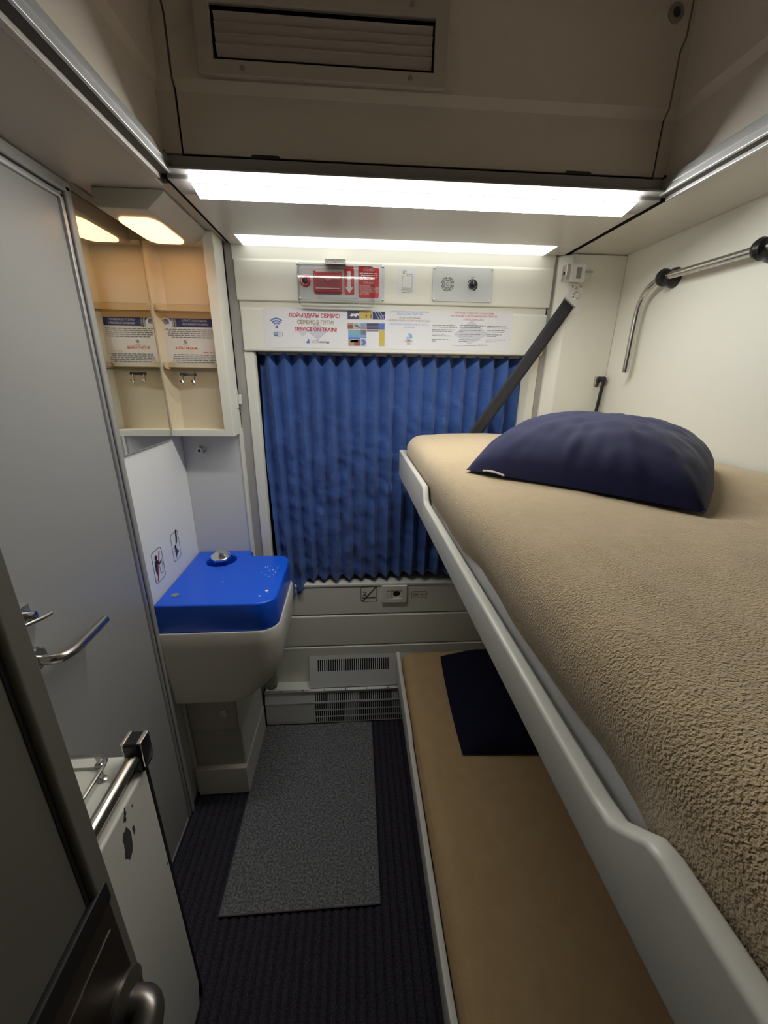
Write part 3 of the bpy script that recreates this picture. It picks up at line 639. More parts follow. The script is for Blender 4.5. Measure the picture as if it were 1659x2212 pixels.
# ================================================================ BACK WALL FITTINGS
hx = lambda px: -0.315+0.001662*(px-568)
hz = lambda px, py: 1.809-0.00147*(py-667)+0.00003*(px-568)
BW = lambda d=0.0: back_frame(0, YH-d, 0)
def screw(x, y, z, parent, r=0.0042):
    lathe('screw', [(r, 0), (r, 0.0012), (r*0.7, 0.002), (r*0.35, 0.002), (r*0.3, 0.0008)], (x, y, z), (0, -1, 0), M['satin'], parent, 12)
# emergency brake unit
eu = thing('emergency_brake', 'red emergency brake handle behind a clear cover on a grey plate', 'emergency brake', (-0.045, YH, 1.84))
plate('back_plate', [rr(-0.194, 0.104, 1.840, 1.953, 0.004)], 0.003, BW(), M['plate'], eu, 0.0008)
for sx, sz in ((-0.189, 1.948), (0.099, 1.947), (-0.187, 1.846), (0.099, 1.846)): screw(sx, YH-0.003, sz, eu)
bt = lathe('alarm_button', [(0.0175, 0), (0.0175, 0.005), (0.015, 0.008), (0.009, 0.008)], (-0.165, YH-0.003, 1.897), (0, -1, 0), M['red'], eu, 28)
lathe('button_core', [(0.009, 0.007), (0.009, 0.011), (0.007, 0.012)], (-0.165, YH-0.003, 1.897), (0, -1, 0), M['plastic_black'], bt, 20)
plate('button_arrow', [arc_band(-0.165, 1.897, 0.0120, 0.0135, 100, 250)], 0.0004, back_frame(0, YH-0.0112, 0), M['ink_white'], bt)
hb = box('handle_box', -0.136, -0.042, YH-0.022, YH-0.003, 1.862, 1.922, M['red'], eu, 0.003)
box('handle_recess', -0.129, -0.049, YH-0.0235, YH-0.021, 1.868, 1.906, M['darkred'], hb, 0.001)
prism('handle_grip', [(-0.104, 1.906), (-0.074, 1.906), (-0.089, 1.888)], 'y', YH-0.026, YH-0.023, M['red'], hb, 0.0008)
box('handle_lip', -0.129, -0.049, YH-0.026, YH-0.021, 1.872, 1.8745, M['ink_white'], hb)
box('handle_lug', -0.137, -0.128, YH-0.024, YH-0.003, 1.905, 1.925, M['red'], hb, 0.002)
box('handle_lug', -0.050, -0.041, YH-0.024, YH-0.003, 1.905, 1.925, M['red'], hb, 0.002)
tube('seal_wire', bez([(-0.128, YH-0.025, 1.905), (-0.133, YH-0.027, 1.915), (-0.136, YH-0.024, 1.925), (-0.141, YH-0.01, 1.931)], 5), 0.0009, M['ink_yellow'], hb, 6)
la = plate('arrow_label', [rr(-0.035, 0.002, 1.857, 1.940, 0.006)], 0.0008, BW(0.003), M['ink_white'], eu)
plate('arrow_ground', [rr(-0.0335, 0.0005, 1.8585, 1.9385, 0.005)], 0.0004, BW(0.0038), M['red'], la)
plate('arrow', [[(-0.0225, 1.930), (-0.0105, 1.930), (-0.0105, 1.882), (-0.0025, 1.882), (-0.0165, 1.863), (-0.0305, 1.882), (-0.0225, 1.882)]], 0.0004, BW(0.0042), M['ink_white'], la)
lb = plate('warning_label', [rr(0.013, 0.087, 1.849, 1.944, 0.008)], 0.0008, BW(0.003), M['ink_white'], eu)
plate('warning_ground', [rr(0.0145, 0.0855, 1.8505, 1.9425, 0.007)], 0.0004, BW(0.0038), M['red'], lb)
for s, xx, zz, sz, al, wd in (('СТОП-КРАН', 0.050, 1.934, 0.0085, 'CENTER', 0.036), ('СТОП-КРАН', 0.050, 1.896, 0.0085, 'CENTER', 0.036)):
    text('warning_text', s, sz, back_frame(xx, YH-0.0045, zz), M['ink_white'], lb, al, wd)
for s, zz in (('ВНИМАНИЕ!', 1.8875), ('ИСПОЛЬЗУЕТСЯ ДЛЯ', 1.8812), ('ЭКСТРЕННОЙ ОСТАНОВКИ', 1.8750), ('СОРВАТЬ РЫЧАГ ВНИЗ', 1.8688), ('ДО УПОРА', 1.8626)):
    text('warning_text', s, 0.0062, back_frame(0.0185, YH-0.0045, zz), M['ink_white'], lb, 'LEFT')
small_print('warning_print', [(0.02, 0.08, 1.925), (0.024, 0.08, 1.919), (0.019, 0.078, 1.913), (0.019, 0.07, 1.907)], back_frame(0, YH-0.0045, 0), M['ink_white'], lb, 0.0026, (0.008, 0.02), 0.002)
hg = box('cover_hinge', -0.096, -0.027, YH-0.034, YH-0.003, 1.9425, 1.9585, M['satin'], eu, 0.001)
for sx in (-0.088, -0.061, -0.034): screw(sx, YH-0.034, 1.950, hg, 0.003)
# clear cover: open-backed shell
lp_o, lp_i = rr(-0.186, 0.068, 1.816, 1.939, 0.012), rr(-0.1835, 0.0655, 1.8185, 1.9365, 0.0095)
plate('clear_cover', [lp_o], 0.002, BW(0.036), M['clear'], eu)
plate('cover_rim', [lp_o, lp_i], 0.030, BW(0.006), M['clear'], eu)
plate('cover_pull', [rr(-0.125, 0.012, 1.836, 1.8415, 0.0025)], 0.006, BW(0.038), M['clear'], eu, 0.001)
# sticker with blank code field
st = thing('group_sticker', 'white paper sticker with green and violet lettering beside the speaker', 'sticker', (0.182, YH, 1.865))
plate('sticker_paper', [rr(0.150, 0.214, 1.868, 1.947, 0.004)], 0.0005, BW(), M['paper'], st)
text('sticker_letters', 'iс', 0.019, back_frame(0.174, YH-0.0007, 1.9335), M['ink_green'], st, bold=0.0002)
text('sticker_letters', 'group', 0.0085, back_frame(0.192, YH-0.0007, 1.9275), M['ink_blue'], st)
plate('sticker_frame', [rr(0.1655, 0.2010, 1.8845, 1.9225, 0.001), rr(0.1668, 0.1997, 1.8858, 1.9212, 0.001)], 0.0002, BW(0.0005), M['ink_green'], st)
small_print('small_print', [(0.164, 0.202, 1.8795), (0.160, 0.206, 1.8755), (0.166, 0.200, 1.8715)], back_frame(0, YH-0.0007, 0), M['ink_grey'], st, 0.0016, (0.005, 0.012), 0.0015)
# speaker panel
sp = thing('speaker_panel', 'pale grey speaker panel with round grille and black volume knob', 'speaker', (0.38, YH, 1.845))
gx, gz = 0.3245, 1.900
lps = [rr(0.272, 0.484, 1.846, 1.953, 0.005)]
plate('panel_plate', lps, 0.004, BW(), M['plate'], sp, 0.001)
for r0, off in ((0.0215, 0), (0.0185, 45), (0.0150, 0), (0.0118, 45)):
    for q in range(4):
        plate('grille_slot', [arc_band(gx, gz, r0-0.0007, r0+0.0007, q*90+off+8, q*90+off+82, 8)], 0.0006, BW(0.0036), M['gap'], sp)
for q in range(4):
    a = math.radians(q*90)
    plate('grille_slot', [arc_band(gx+0.0125*math.cos(a), gz+0.0125*math.sin(a), 0.0072, 0.0084, q*90+150, q*90+210, 6)], 0.0006, BW(0.0036), M['gap'], sp)
for sx, sz in ((0.279, 1.948), (0.478, 1.948), (0.278, 1.852), (0.477, 1.852)): screw(sx, YH-0.004, sz, sp, 0.0036)
kb = lathe('volume_knob', [(0.0125, 0), (0.0125, 0.012), (0.0110, 0.014), (0.0105, 0.020), (0.009, 0.021)], (0.411, YH-0.004, 1.899), (0, -1, 0), M['plastic_black'], sp, 24)
box('knob_pointer', 0.4105, 0.4118, YH-0.0258, YH-0.0245, 1.899, 1.9085, M['ink_white'], kb)
plate('volume_scale', [circ(0.412, 1.899, 0.0190, 16, None, -70, 150) + circ(0.4112, 1.899, 0.0150, 16, None, -70, 150)[::-1]], 0.0003, BW(0.004), M['ink_black'], sp)
small_print('volume_text', [(0.406, 0.418, 1.924)], back_frame(0, YH-0.0043, 0), M['ink_grey'], sp, 0.0016, (0.004, 0.006), 0.001)

# ---- long service poster over the window
po = thing('service_poster', 'long white train service poster above the blue curtain', 'poster', (0.125, YH-0.004, 1.684))
PY = YH-0.0045
box('poster_sheet', hx(568), hx(1100), PY-0.0004, PY+0.0006, 1.686, 1.8125, M['paper'], po)
def PF(px, py, d=0.0): return back_frame(hx(px), PY-0.0006-d, hz(px, py))
P0 = back_frame(0, PY-0.0005, 0)
P1 = back_frame(0, PY-0.0008, 0)
P2 = back_frame(0, PY-0.0011, 0)
def Q(pts): return [(hx(a), hz(a, b)) for a, b in pts]
def ppx(x, y, ox=565, oy=660, k=6.26): return (ox+x/k, oy+y/k)
# faded lilac rhombus shapes
plate('watermark', [Q([ppx(580, 345), ppx(700, 220), ppx(850, 345), ppx(715, 470)])], 0.0001, P0, mat('watermark_a', (0.56, 0.56, 0.63), 0.5), po)
plate('watermark', [Q([ppx(460, 360), ppx(530, 310), ppx(590, 350), ppx(520, 420)])], 0.0001, P0, mat('watermark_b', (0.60, 0.60, 0.65), 0.5), po)
plate('watermark', [Q([(972, 722), (1010, 690), (1050, 722), (1008, 745)])], 0.0001, P0, mat('watermark_c', (0.60, 0.60, 0.66), 0.5), po)
# wifi mark
wx_, wz_ = hx(594.5), hz(594.5, 706)
for r in (0.0125, 0.0195, 0.0270):
    plate('wireless_arc', [arc_band(wx_, wz_, r-0.0022, r+0.0022, 45, 135, 12)], 0.0002, P1, M['ink_blue'], po)
plate('wireless_dot', [circ(wx_, wz_, 0.0048, 16)], 0.0002, P1, M['ink_blue'], po)
cx_, cz_ = hx(596.5), hz(596.5, 721.5)
plate('badge', [rr(cx_-0.0165, cx_+0.0165, cz_-0.0072, cz_+0.0072, 0.007)], 0.0002, P1, M['ink_blue'], po)
plate('badge_half', [rr(cx_-0.001, cx_+0.0152, cz_-0.006, cz_+0.006, 0.0058)], 0.0002, P2, M['ink_white'], po)
text('badge_text', 'Wi', 0.0115, back_frame(cx_-0.0085, PY-0.0016, cz_), M['ink_white'], po)
text('badge_text', 'Fi', 0.0115, back_frame(cx_+0.0065, PY-0.0016, cz_), M['ink_blue'], po)
def ptxt(s, px, py, cap, m, wpx=None, align='CENTER', bold=0.0):
    return text('poster_text', s, cap*0.00166/0.72, PF(px, py, 0.0003), m, po, align, wpx*0.001662 if wpx else None, bold)
ptxt('ПОЙЫЗДАҒЫ СЕРВИС!', 674.5, 682, 7.6, M['ink_red'], 105, bold=0.0004)
ptxt('СЕРВИС В ПУТИ!', 675.5, 696.5, 7.6, M['ink_gold'], 76, bold=0.00035)
ptxt('SERVICE ON TRAIN!', 676, 711.5, 7.6, M['ink_red'], 88, bold=0.0004)
plate('maker_mark', [Q([ppx(555, 495), ppx(575, 480), ppx(590, 450), ppx(605, 465), ppx(598, 490), ppx(612, 505), ppx(590, 510), ppx(570, 512)])], 0.0002, P1, M['ink_blue'], po)
ptxt('KAZ', 670, 738.5, 4.8, M['ink_grey'], 9)
ptxt('Technology', 690, 738.8, 4.8, M['ink_black'], 28, bold=0.00008)
# picture tiles
def tile(x0, y0, x1, y1, m, lvl=P1):
    plate('picture_tile', [Q([ppx(x0, y0), ppx(x1, y0), ppx(x1, y1), ppx(x0, y1)])], 0.0002, lvl, m, po)
sky = mat('print_sky', (0.20, 0.35, 0.62), 0.5); teal = mat('print_teal', (0.22, 0.42, 0.48), 0.5); dusk = mat('print_dusk', (0.08, 0.07, 0.14), 0.5)
tan_ = mat('print_tan', (0.40, 0.27, 0.18), 0.5); brick = mat('print_brick', (0.28, 0.09, 0.05), 0.5); haze_ = mat('print_haze', (0.42, 0.45, 0.47), 0.5); ygr = mat('print_slate', (0.16, 0.19, 0.26), 0.5)
tile(1113, 70, 1272, 182, dusk); tile(1278, 70, 1440, 182, M['ink_yellow']); tile(1446, 75, 1608, 185, M['ink_navy'])
plate('picture', [Q([ppx(1145, 130), ppx(1170, 105), ppx(1215, 110), ppx(1240, 95), ppx(1268, 110), ppx(1262, 140), ppx(1245, 125), ppx(1225, 155), ppx(1200, 135), ppx(1160, 145)])], 0.0002, P2, M['ink_white'], po)
hcx, hcz = hx(ppx(1393, 120)[0]), hz(*ppx(1393, 120))
plate('picture', [arc_band(hcx, hcz, 0.0088, 0.0102, 0, 180)], 0.0002, P2, M['ink_brown'], po)
for s in (-1, 1):
    plate('picture', [rr(hcx+s*0.0085-0.0028, hcx+s*0.0085+0.0028, hcz-0.010, hcz+0.001, 0.0025)], 0.0002, P2, M['ink_brown'], po)
for a in (1470, 1510, 1540):
    plate('picture', [Q([ppx(a, 80), ppx(a+8, 80), ppx(a+62, 175), ppx(a+54, 178)])], 0.0002, P2, M['ink_lilac'], po)
plate('picture', [Q([ppx(1545, 165), ppx(1606, 118), ppx(1606, 126), ppx(1553, 172)])], 0.0002, P2, M['ink_lilac'], po)
tile(1113, 232, 1192, 318, tan_); tile(1115, 262, 1190, 300, brick, P2); tile(1196, 234, 1278, 318, haze_)
plate('picture', [Q([ppx(1198, 262), ppx(1235, 250), ppx(1276, 300), ppx(1276, 285)])], 0.0002, P2, ygr, po)
tile(1283, 234, 1360, 320, sky); plate('picture', [Q([ppx(1283, 300), ppx(1330, 255), ppx(1360, 300), ppx(1360, 320), ppx(1283, 320)])], 0.0002, P2, tan_, po)
tile(1366, 234, 1528, 320, dusk); tile(1370, 275, 1522, 292, ygr, P2); tile(1530, 236, 1607, 322, M['ink_blue']); tile(1368, 330, 1526, 348, M['ink_grey'])
tile(1120, 326, 1280, 550, sky); plate('picture', [circ(hx(ppx(1200, 400)[0]), hz(*ppx(1200, 400)), 0.0195, 18, 0.016, 0, 180)], 0.0002, P2, teal, po)
tile(1122, 430, 1278, 450, M['ink_blue'], P2); tile(1122, 470, 1200, 548, tan_, P2); tile(1200, 460, 1278, 548, brick, P2); tile(1150, 452, 1250, 500, haze_, P2)
tile(1285, 328, 1362, 438, ygr); tile(1287, 395, 1360, 432, sky, P2); tile(1285, 448, 1362, 552, haze_)
plate('picture', [Q([ppx(1287, 470), ppx(1325, 455), ppx(1360, 500), ppx(1325, 548), ppx(1290, 530), ppx(1320, 500)])], 0.0002, P2, M['ink_blue'], po)
tile(1532, 332, 1607, 554, M['ink_yellow'])
plate('picture', [rr(hx(815.5)-0.002, hx(815.5)+0.002, hz(815, 731)-0.003, hz(815, 731)+0.003, 0.001), rr(hx(815.5)-0.0015, hx(815.5)+0.0015, hz(815, 731)-0.0025, hz(815, 731)+0.0025, 0.0008)], 0.0002, P2, M['ink_brown'], po)
# right part of the poster
def pp2(x, y): return (810+x/5.53, 660+y/5.53)
ptxt('ПОЙЫЗДАРДАҒЫ МУЛЬТИМЕДИЯЛЫҚ', *pp2(358, 70), 3.2, M['ink_sky'], 84)
ptxt('ОЙЫН-САУЫҚ ПОРТАЛЫ', *pp2(360, 98), 3.2, M['ink_sky'], 56)
ptxt('МУЛЬТИМЕДИЙНЫЙ', *pp2(362, 144), 3.4, M['ink_gold'], 45)
ptxt('РАЗВЛЕКАТЕЛЬНЫЙ ПОРТАЛ В ПОЕЗДАХ', *pp2(360, 178), 3.4, M['ink_gold'], 91)
ptxt('MULTIMEDIA ENTERTAINMENT PORTAL', *pp2(357, 224), 3.4, M['ink_sky'], 84)
ptxt('ON TRAINS', *pp2(360, 256), 3.4, M['ink_sky'], 24)
ptxt('ПОРТАЛДЫ ПАЙДАЛАНУ НҰСҚАУЛЫҒЫ', *pp2(1130, 84), 3.3, M['ink_red'], 86)
ptxt('ИНСТРУКЦИЯ ПО ИСПОЛЬЗОВАНИЮ ПОРТАЛА', *pp2(1130, 121), 3.6, M['ink_red'], 102)
ptxt('PORTAL USER GUIDE', *pp2(1128, 162), 3.6, M['ink_red'], 44)
ex, ez = hx(pp2(360, 372)[0]), hz(*pp2(360, 372))
plate('rail_emblem', [arc_band(ex, ez, 0.001, 0.0115, -35, 110, 14)], 0.0002, P1, M['ink_sky'], po)
for k in range(3):
    plate('rail_emblem', [[(ex-0.011, ez-0.001-0.003*k), (ex+0.003, ez-0.0005-0.003*k), (ex+0.004, ez-0.0018-0.003*k), (ex-0.010, ez-0.0022-0.003*k)]], 0.0002, P1, M['ink_sky'], po)
plate('rail_emblem', [[(ex-0.009, ez-0.0105), (ex+0.009, ez-0.0105), (ex+0.005, ez-0.0135), (ex-0.005, ez-0.0135)]], 0.0002, P1, M['ink_gold'], po)
ptxt('ҚАЗАҚСТАН', *pp2(358, 428), 2.2, M['ink_brown'], 18); ptxt('ТЕМІР', *pp2(357, 447), 2.2, M['ink_brown'], 9); ptxt('ЖОЛЫ', *pp2(357, 465), 2.2, M['ink_brown'], 9)
ln = []
for col0, rws in ((635, ((230, 275), (250, 300), (282, 275), (302, 245), (338, 150), (357, 225), (404, 200), (424, 45))),
                  (965, ((232, 315), (253, 260), (290, 260), (308, 50), (340, 260), (362, 165), (408, 275), (428, 95))),
                  (1300, ((240, 230), (260, 270), (293, 220), (313, 205), (347, 185), (366, 120), (410, 235), (433, 135)))):
    for yy, wd in rws:
        a = pp2(col0, yy); b = pp2(col0+wd, yy); ln.append((hx(a[0]), hx(b[0]), hz(*a)))
small_print('small_print', ln, P1, M['ink_grey'], po, 0.0021, (0.006, 0.02), 0.002)
a = pp2(888, 478); small_print('small_print', [(hx(a[0]), hx(pp2(1190, 478)[0]), hz(*a))], P1, M['ink_grey'], po, 0.0018, (0.008, 0.02), 0.001)
ptxt('8 800 080 1108', *pp2(1262, 480), 2.6, M['ink_black'], 21)

# ---- socket and small signs under the window
YP = YW-0.004
so = thing('power_socket', 'cream power socket with a rocker switch under the curtain', 'socket', (0.165, YP, 0.62))
SF = back_frame(0, YP, 0)
plate('socket_plate', [rr(0.111, 0.225, 0.617, 0.702, 0.003), rr(0.136, 0.202, 0.637, 0.678, 0.002)], 0.011, SF, M['wall'], so, 0.0015)
plate('socket_insert', [rr(0.136, 0.202, 0.637, 0.678, 0.002), circ(0.1785, 0.658, 0.0165, 24)], 0.008, SF, M['wall'], so, 0.0008)
box('rocker_switch', 0.139, 0.156, YP-0.0115, YP-0.007, 0.641, 0.674, M['white'], so, 0.001)
lathe('socket_well', [(0.0163, 0), (0.0163, 0.001)], (0.1785, YP, 0.658), (0, -1, 0), M['plastic_black'], so)
for s in (-1, 1):
    lathe('pin_hole', [(0.0028, 0), (0.0028, 0.0006)], (0.1785+s*0.0085, YP-0.001, 0.658), (0, -1, 0), M['gap'], so, 10)
    box('earth_clip', 0.1775, 0.1795, YP-0.006, YP-0.001, 0.658+s*0.0155-0.001, 0.658+s*0.0155+0.001, M['satin'], so)
ns = thing('no_smoking_sign', 'square no smoking sign left of the power socket', 'sign', (0.052, YP, 0.62))
NF2 = lambda d=0.0: back_frame(0.0525, YP-d, 0.6575)
plate('sign_outline', [rr(-0.037, 0.037, -0.038, 0.038, 0.006), rr(-0.0345, 0.0345, -0.0355, 0.0355, 0.0045)], 0.0005, NF2(), M['ink_black'], ns)
plate('sign_ground', [rr(-0.0345, 0.0345, -0.0355, 0.0355, 0.0045)], 0.0003, NF2(), M['wall'], ns)
plate('cigarette', [[(-0.030, -0.022), (0.030, -0.022), (0.030, -0.015), (-0.030, -0.015)]], 0.0003, NF2(0.0003), M['ink_black'], ns)
for dx in (0, 0.0075):
    tube('smoke', bez([(0.0525-0.028+dx, YP-0.0006, 0.6575-0.006), (0.0525-0.020+dx, YP-0.0006, 0.6575-0.001), (0.0525-0.021+dx, YP-0.0006, 0.6575+0.007), (0.0525-0.027+dx, YP-0.0006, 0.6575+0.014)], 4), 0.0014, M['ink_black'], ns, 6)
plate('red_bar', [[(-0.033, -0.036), (-0.028, -0.0375), (0.033, 0.034), (0.029, 0.037)]], 0.0003, NF2(0.0008), M['ink_dkred'], ns)
vg = thing('voltage_sign', 'small outlined 220 V label right of the power socket', 'sign', (0.283, YP, 0.635))
plate('sign_outline', [rr(0.247, 0.320, 0.6325, 0.6665, 0.008), rr(0.2488, 0.3182, 0.6343, 0.6647, 0.0065)], 0.0005, SF, M['ink_brown'], vg)
text('voltage_text', '220 V~', 0.0195, back_frame(0.2835, YP-0.0008, 0.6495), M['ink_brown'], vg, width=0.060, bold=0.0003)

# ================================================================ AIR VENT AND BUTTON IN THE CEILING WELL
av = thing('air_vent', 'grey slatted air vent high on the ceiling well panel', 'vent', (-0.055, WY, 2.16))
VY = WY-0.016
plate('vent_frame', [rr(-0.305, 0.196, 2.163, 2.302, 0.006), [(-0.274, 2.188), (0.168, 2.188), (0.168, 2.272), (-0.274, 2.272)]], 0.010, back_frame(0, VY+0.004, 0), M['ventgrey'], av, 0.002)
box('vent_backing', -0.279, 0.173, WY-0.0088, WY-0.0082, 2.184, 2.2735, M['gap'], av)
sl = prism('slat', [(VY+0.0045, 2.1965), (VY+0.0065, 2.1965), (VY+0.003, 2.2120), (VY-0.0025, 2.2132), (VY-0.0025, 2.2117), (VY+0.001, 2.2110)], 'x', -0.268, 0.164, M['ventgrey'], av)
copies(sl, [(0, 0, 0.0158), (0, 0, 0.0316), (0, 0, 0.0474)])
for sx, sz in ((-0.218, 2.176), (0.120, 2.177), (-0.218, 2.288), (0.120, 2.288)):
    lathe('screw', [(0.0045, 0), (0.0045, 0.001), (0.003, 0.0015)], (sx, VY-0.006, sz), (0, -1, 0), M['fascia'], av, 10)
cbn = thing('ceiling_button', 'small dark round socket high on the ceiling well panel', 'button', (0.668, WY-0.012, 2.312))
lathe('button_ring', [(0.016, 0), (0.016, 0.003), (0.012, 0.006), (0.009, 0.006), (0.008, 0.002)], (0.668, WY-0.012, 2.312), (0, -1, 0), M['fascia'], cbn, 20)
lathe('button_core', [(0.008, 0), (0.007, 0.0045), (0.004, 0.006)], (0.668, WY-0.012, 2.312), (0, -1, 0), M['channel'], cbn, 16)

# ================================================================ BERTHS
def rail_mesh(name, prof, zb, x0, x1, m, parent, bev=0.004):
    """prof: [(y, ztop)...] far to near; zb(y) lower edge"""
    n = len(prof); vs = []
    for x in (x0, x1):
        vs += [(x, y, z) for y, z in prof] + [(x, y, zb(y)) for y, z in prof]
    fs = []
    for i in range(n-1):
        fs.append((i, i+1, n+i+1, n+i)); fs.append((2*n+i, 3*n+i, 3*n+i+1, 2*n+i+1))
        fs.append((i, 2*n+i, 2*n+i+1, i+1)); fs.append((n+i, n+i+1, 3*n+i+1, 3*n+i))
    fs += [(0, n, 3*n, 2*n), (n-1, 2*n+n-1, 3*n+n-1, 2*n-1)]
    me = bpy.data.meshes.new(name); me.from_pydata(vs, [], fs)
    bm = bmesh.new(); bm.from_mesh(me); bmesh.ops.recalc_face_normals(bm, faces=bm.faces)
    if bev:
        es = [e for e in bm.edges if len(e.link_faces) == 2 and e.calc_face_angle(0) > 1.0]
        bmesh.ops.bevel(bm, geom=es, offset=bev, segments=3, profile=0.5, affect='EDGES', clamp_overlap=True)
    bm.to_mesh(me); bm.free(); smooth(me, 40)
    return link(name, me, m, parent)
def cover(name, x0, x1, y0, y1, ztop, r, skirt, m, parent, wob=0.003, seed=0.0, nx=70, ny=150, corner_r=0.05):
    """blanket: rounded along the open left edge and the far edge; ztop(x, y); skirt(y) = depth of the hanging edge"""
    vs, fs = [], []; us = []
    na = 8
    # columns: skirt bottom, skirt, arc, then flat
    for i in range(na+1): us.append(('a', i/na))
    for i in range(1, nx+1): us.append(('f', (i/nx)**1.15))
    rows = [('a', i/na) for i in range(na+1)] + [('f', i/ny) for i in range(1, ny+1)]
    cols = [('s', 0)] + us
    rws = [('s', 0)] + rows
    for (rk, rt) in rws:
        if rk == 's': dy, zy = 0.0, None
        elif rk == 'a': dy = r*(1-math.cos(rt*math.pi/2))
        else: dy = r+(y1-y0-r)*rt
        y = y1-dy
        for (ck, ct) in cols:
            if ck in ('s',): dx = 0.0
            elif ck == 'a': dx = r*(1-math.cos(ct*math.pi/2))
            else: dx = r+(x1-x0-r)*ct
            # rounded plan corner (far left)
            X, Y = x0+dx, y
            cr = corner_r
            if dx < cr and dy < cr:
                ax, ay = cr-dx, cr-dy; mxx = max(ax, ay)
                if mxx > 1e-6:
                    ln_ = math.hypot(ax, ay); s = mxx/ln_
                    X = x0+cr-ax*s; Y = y1-(cr-ay*s); d = cr-mxx
                else: d = cr
                d = min(d, r)
            else: d = min(dx, dy, r)
            drop = r-math.sqrt(max(0, r*r-(r-d)**2))
            zt = ztop(X, Y)
            z = zt-drop
            if ck == 's' or rk == 's': z = zt-r-skirt(Y)
            nz = wob*noise.noise((X*7+seed, Y*6, seed)) + wob*0.5*noise.noise((X*19, Y*17+seed, 2.0))
            if ck == 's' or rk == 's': X += 0.003*noise.noise((X*9, Y*14, seed))
            vs.append((X, Y, z+(nz if not (ck == 's' or rk == 's') else 0)))
    nc = len(cols)
    for j in range(len(rws)-1):
        for i in range(nc-1):
            a = j*nc+i; fs.append((a, a+1, a+nc+1, a+nc))
    me = bpy.data.meshes.new(name); me.from_pydata(vs, [], fs)
    bm = bmesh.new(); bm.from_mesh(me); bmesh.ops.remove_doubles(bm, verts=bm.verts, dist=1e-5); bmesh.ops.recalc_face_normals(bm, faces=bm.faces); bm.to_mesh(me); bm.free()
    if me.polygons[len(me.polygons)//2].normal.z < 0: me.flip_normals()
    for p in me.polygons: p.use_smooth = True
    o = link(name, me, m, parent)
    md = o.modifiers.new('s', 'SOLIDIFY'); md.thickness = 0.004; md.offset = -1
    return o
# ---- upper berth
ub = thing('upper_berth', 'folded down upper berth with a white raised rail', 'berth', (0.55, 0.55, 1.24))
zt = lambda y: 1.330+0.0135*(1.5-y)
zb = lambda y: 1.232+0.030*(1.5-y)
prof = [(1.500, zt(1.5)), (1.25, zt(1.25)), (1.02, zt(1.02)), (0.960, zt(0.96)), (0.948, zt(0.95)-0.004), (0.930, zt(0.93)-0.030), (0.915, zt(0.915)-0.035), (0.80, zt(0.8)-0.034), (0.60, zt(0.6)-0.034),
        (0.40, zt(0.4)-0.033), (0.25, zt(0.25)-0.032), (0.190, zt(0.19)-0.031), (0.172, zt(0.172)-0.028), (0.157, zt(0.157)-0.014), (0.146, zt(0.146)-0.003), (0.134, zt(0.134)), (0.0, zt(0)), (-0.30, zt(-0.3))]
rail_mesh('side_rail', prof, zb, 0.165, 0.181, M['berth'], ub, 0.004)
prism('end_rail', [(0.165, 1.234), (0.165, 1.329), (0.185, 1.329), (0.40, 1.300), (0.93, 1.300), (0.93, 1.240)], 'y', 1.486, 1.500, M['berth'], ub, 0.002)
prism('berth_pan', [(1.498, 1.236), (-0.30, 1.290), (-0.30, 1.306), (1.498, 1.262)], 'x', 0.170, 0.935, M['berth'], ub)
prism('mattress', [(1.455, 1.264), (-0.295, 1.307), (-0.295, 1.395), (1.455, 1.370)], 'x', 0.1870, 0.928, M['sheet'], ub, 0.018, 4)
def z_up(x, y):
    z = 1.392+0.0125*(1.47-y)
    z += 0.010*math.exp(-((x-0.42)**2)/0.03)
    z += 0.006*math.exp(-((x-0.284+0.10*(0.42-y))/0.013)**2)*math.exp(-((y-0.36)/0.085)**2)     # soft crease
    z += 0.004*math.exp(-((x-0.40-0.5*(y-0.35))/0.03)**2)*math.exp(-((y-0.30)/0.12)**2)
    return z
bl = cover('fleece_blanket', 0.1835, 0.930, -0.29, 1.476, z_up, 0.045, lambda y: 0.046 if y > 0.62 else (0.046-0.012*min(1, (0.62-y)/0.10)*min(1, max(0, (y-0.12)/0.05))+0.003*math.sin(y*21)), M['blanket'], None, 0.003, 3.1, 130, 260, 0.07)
tag(bl, 'fluffy tan fleece blanket spread on the upper berth', 'blanket')

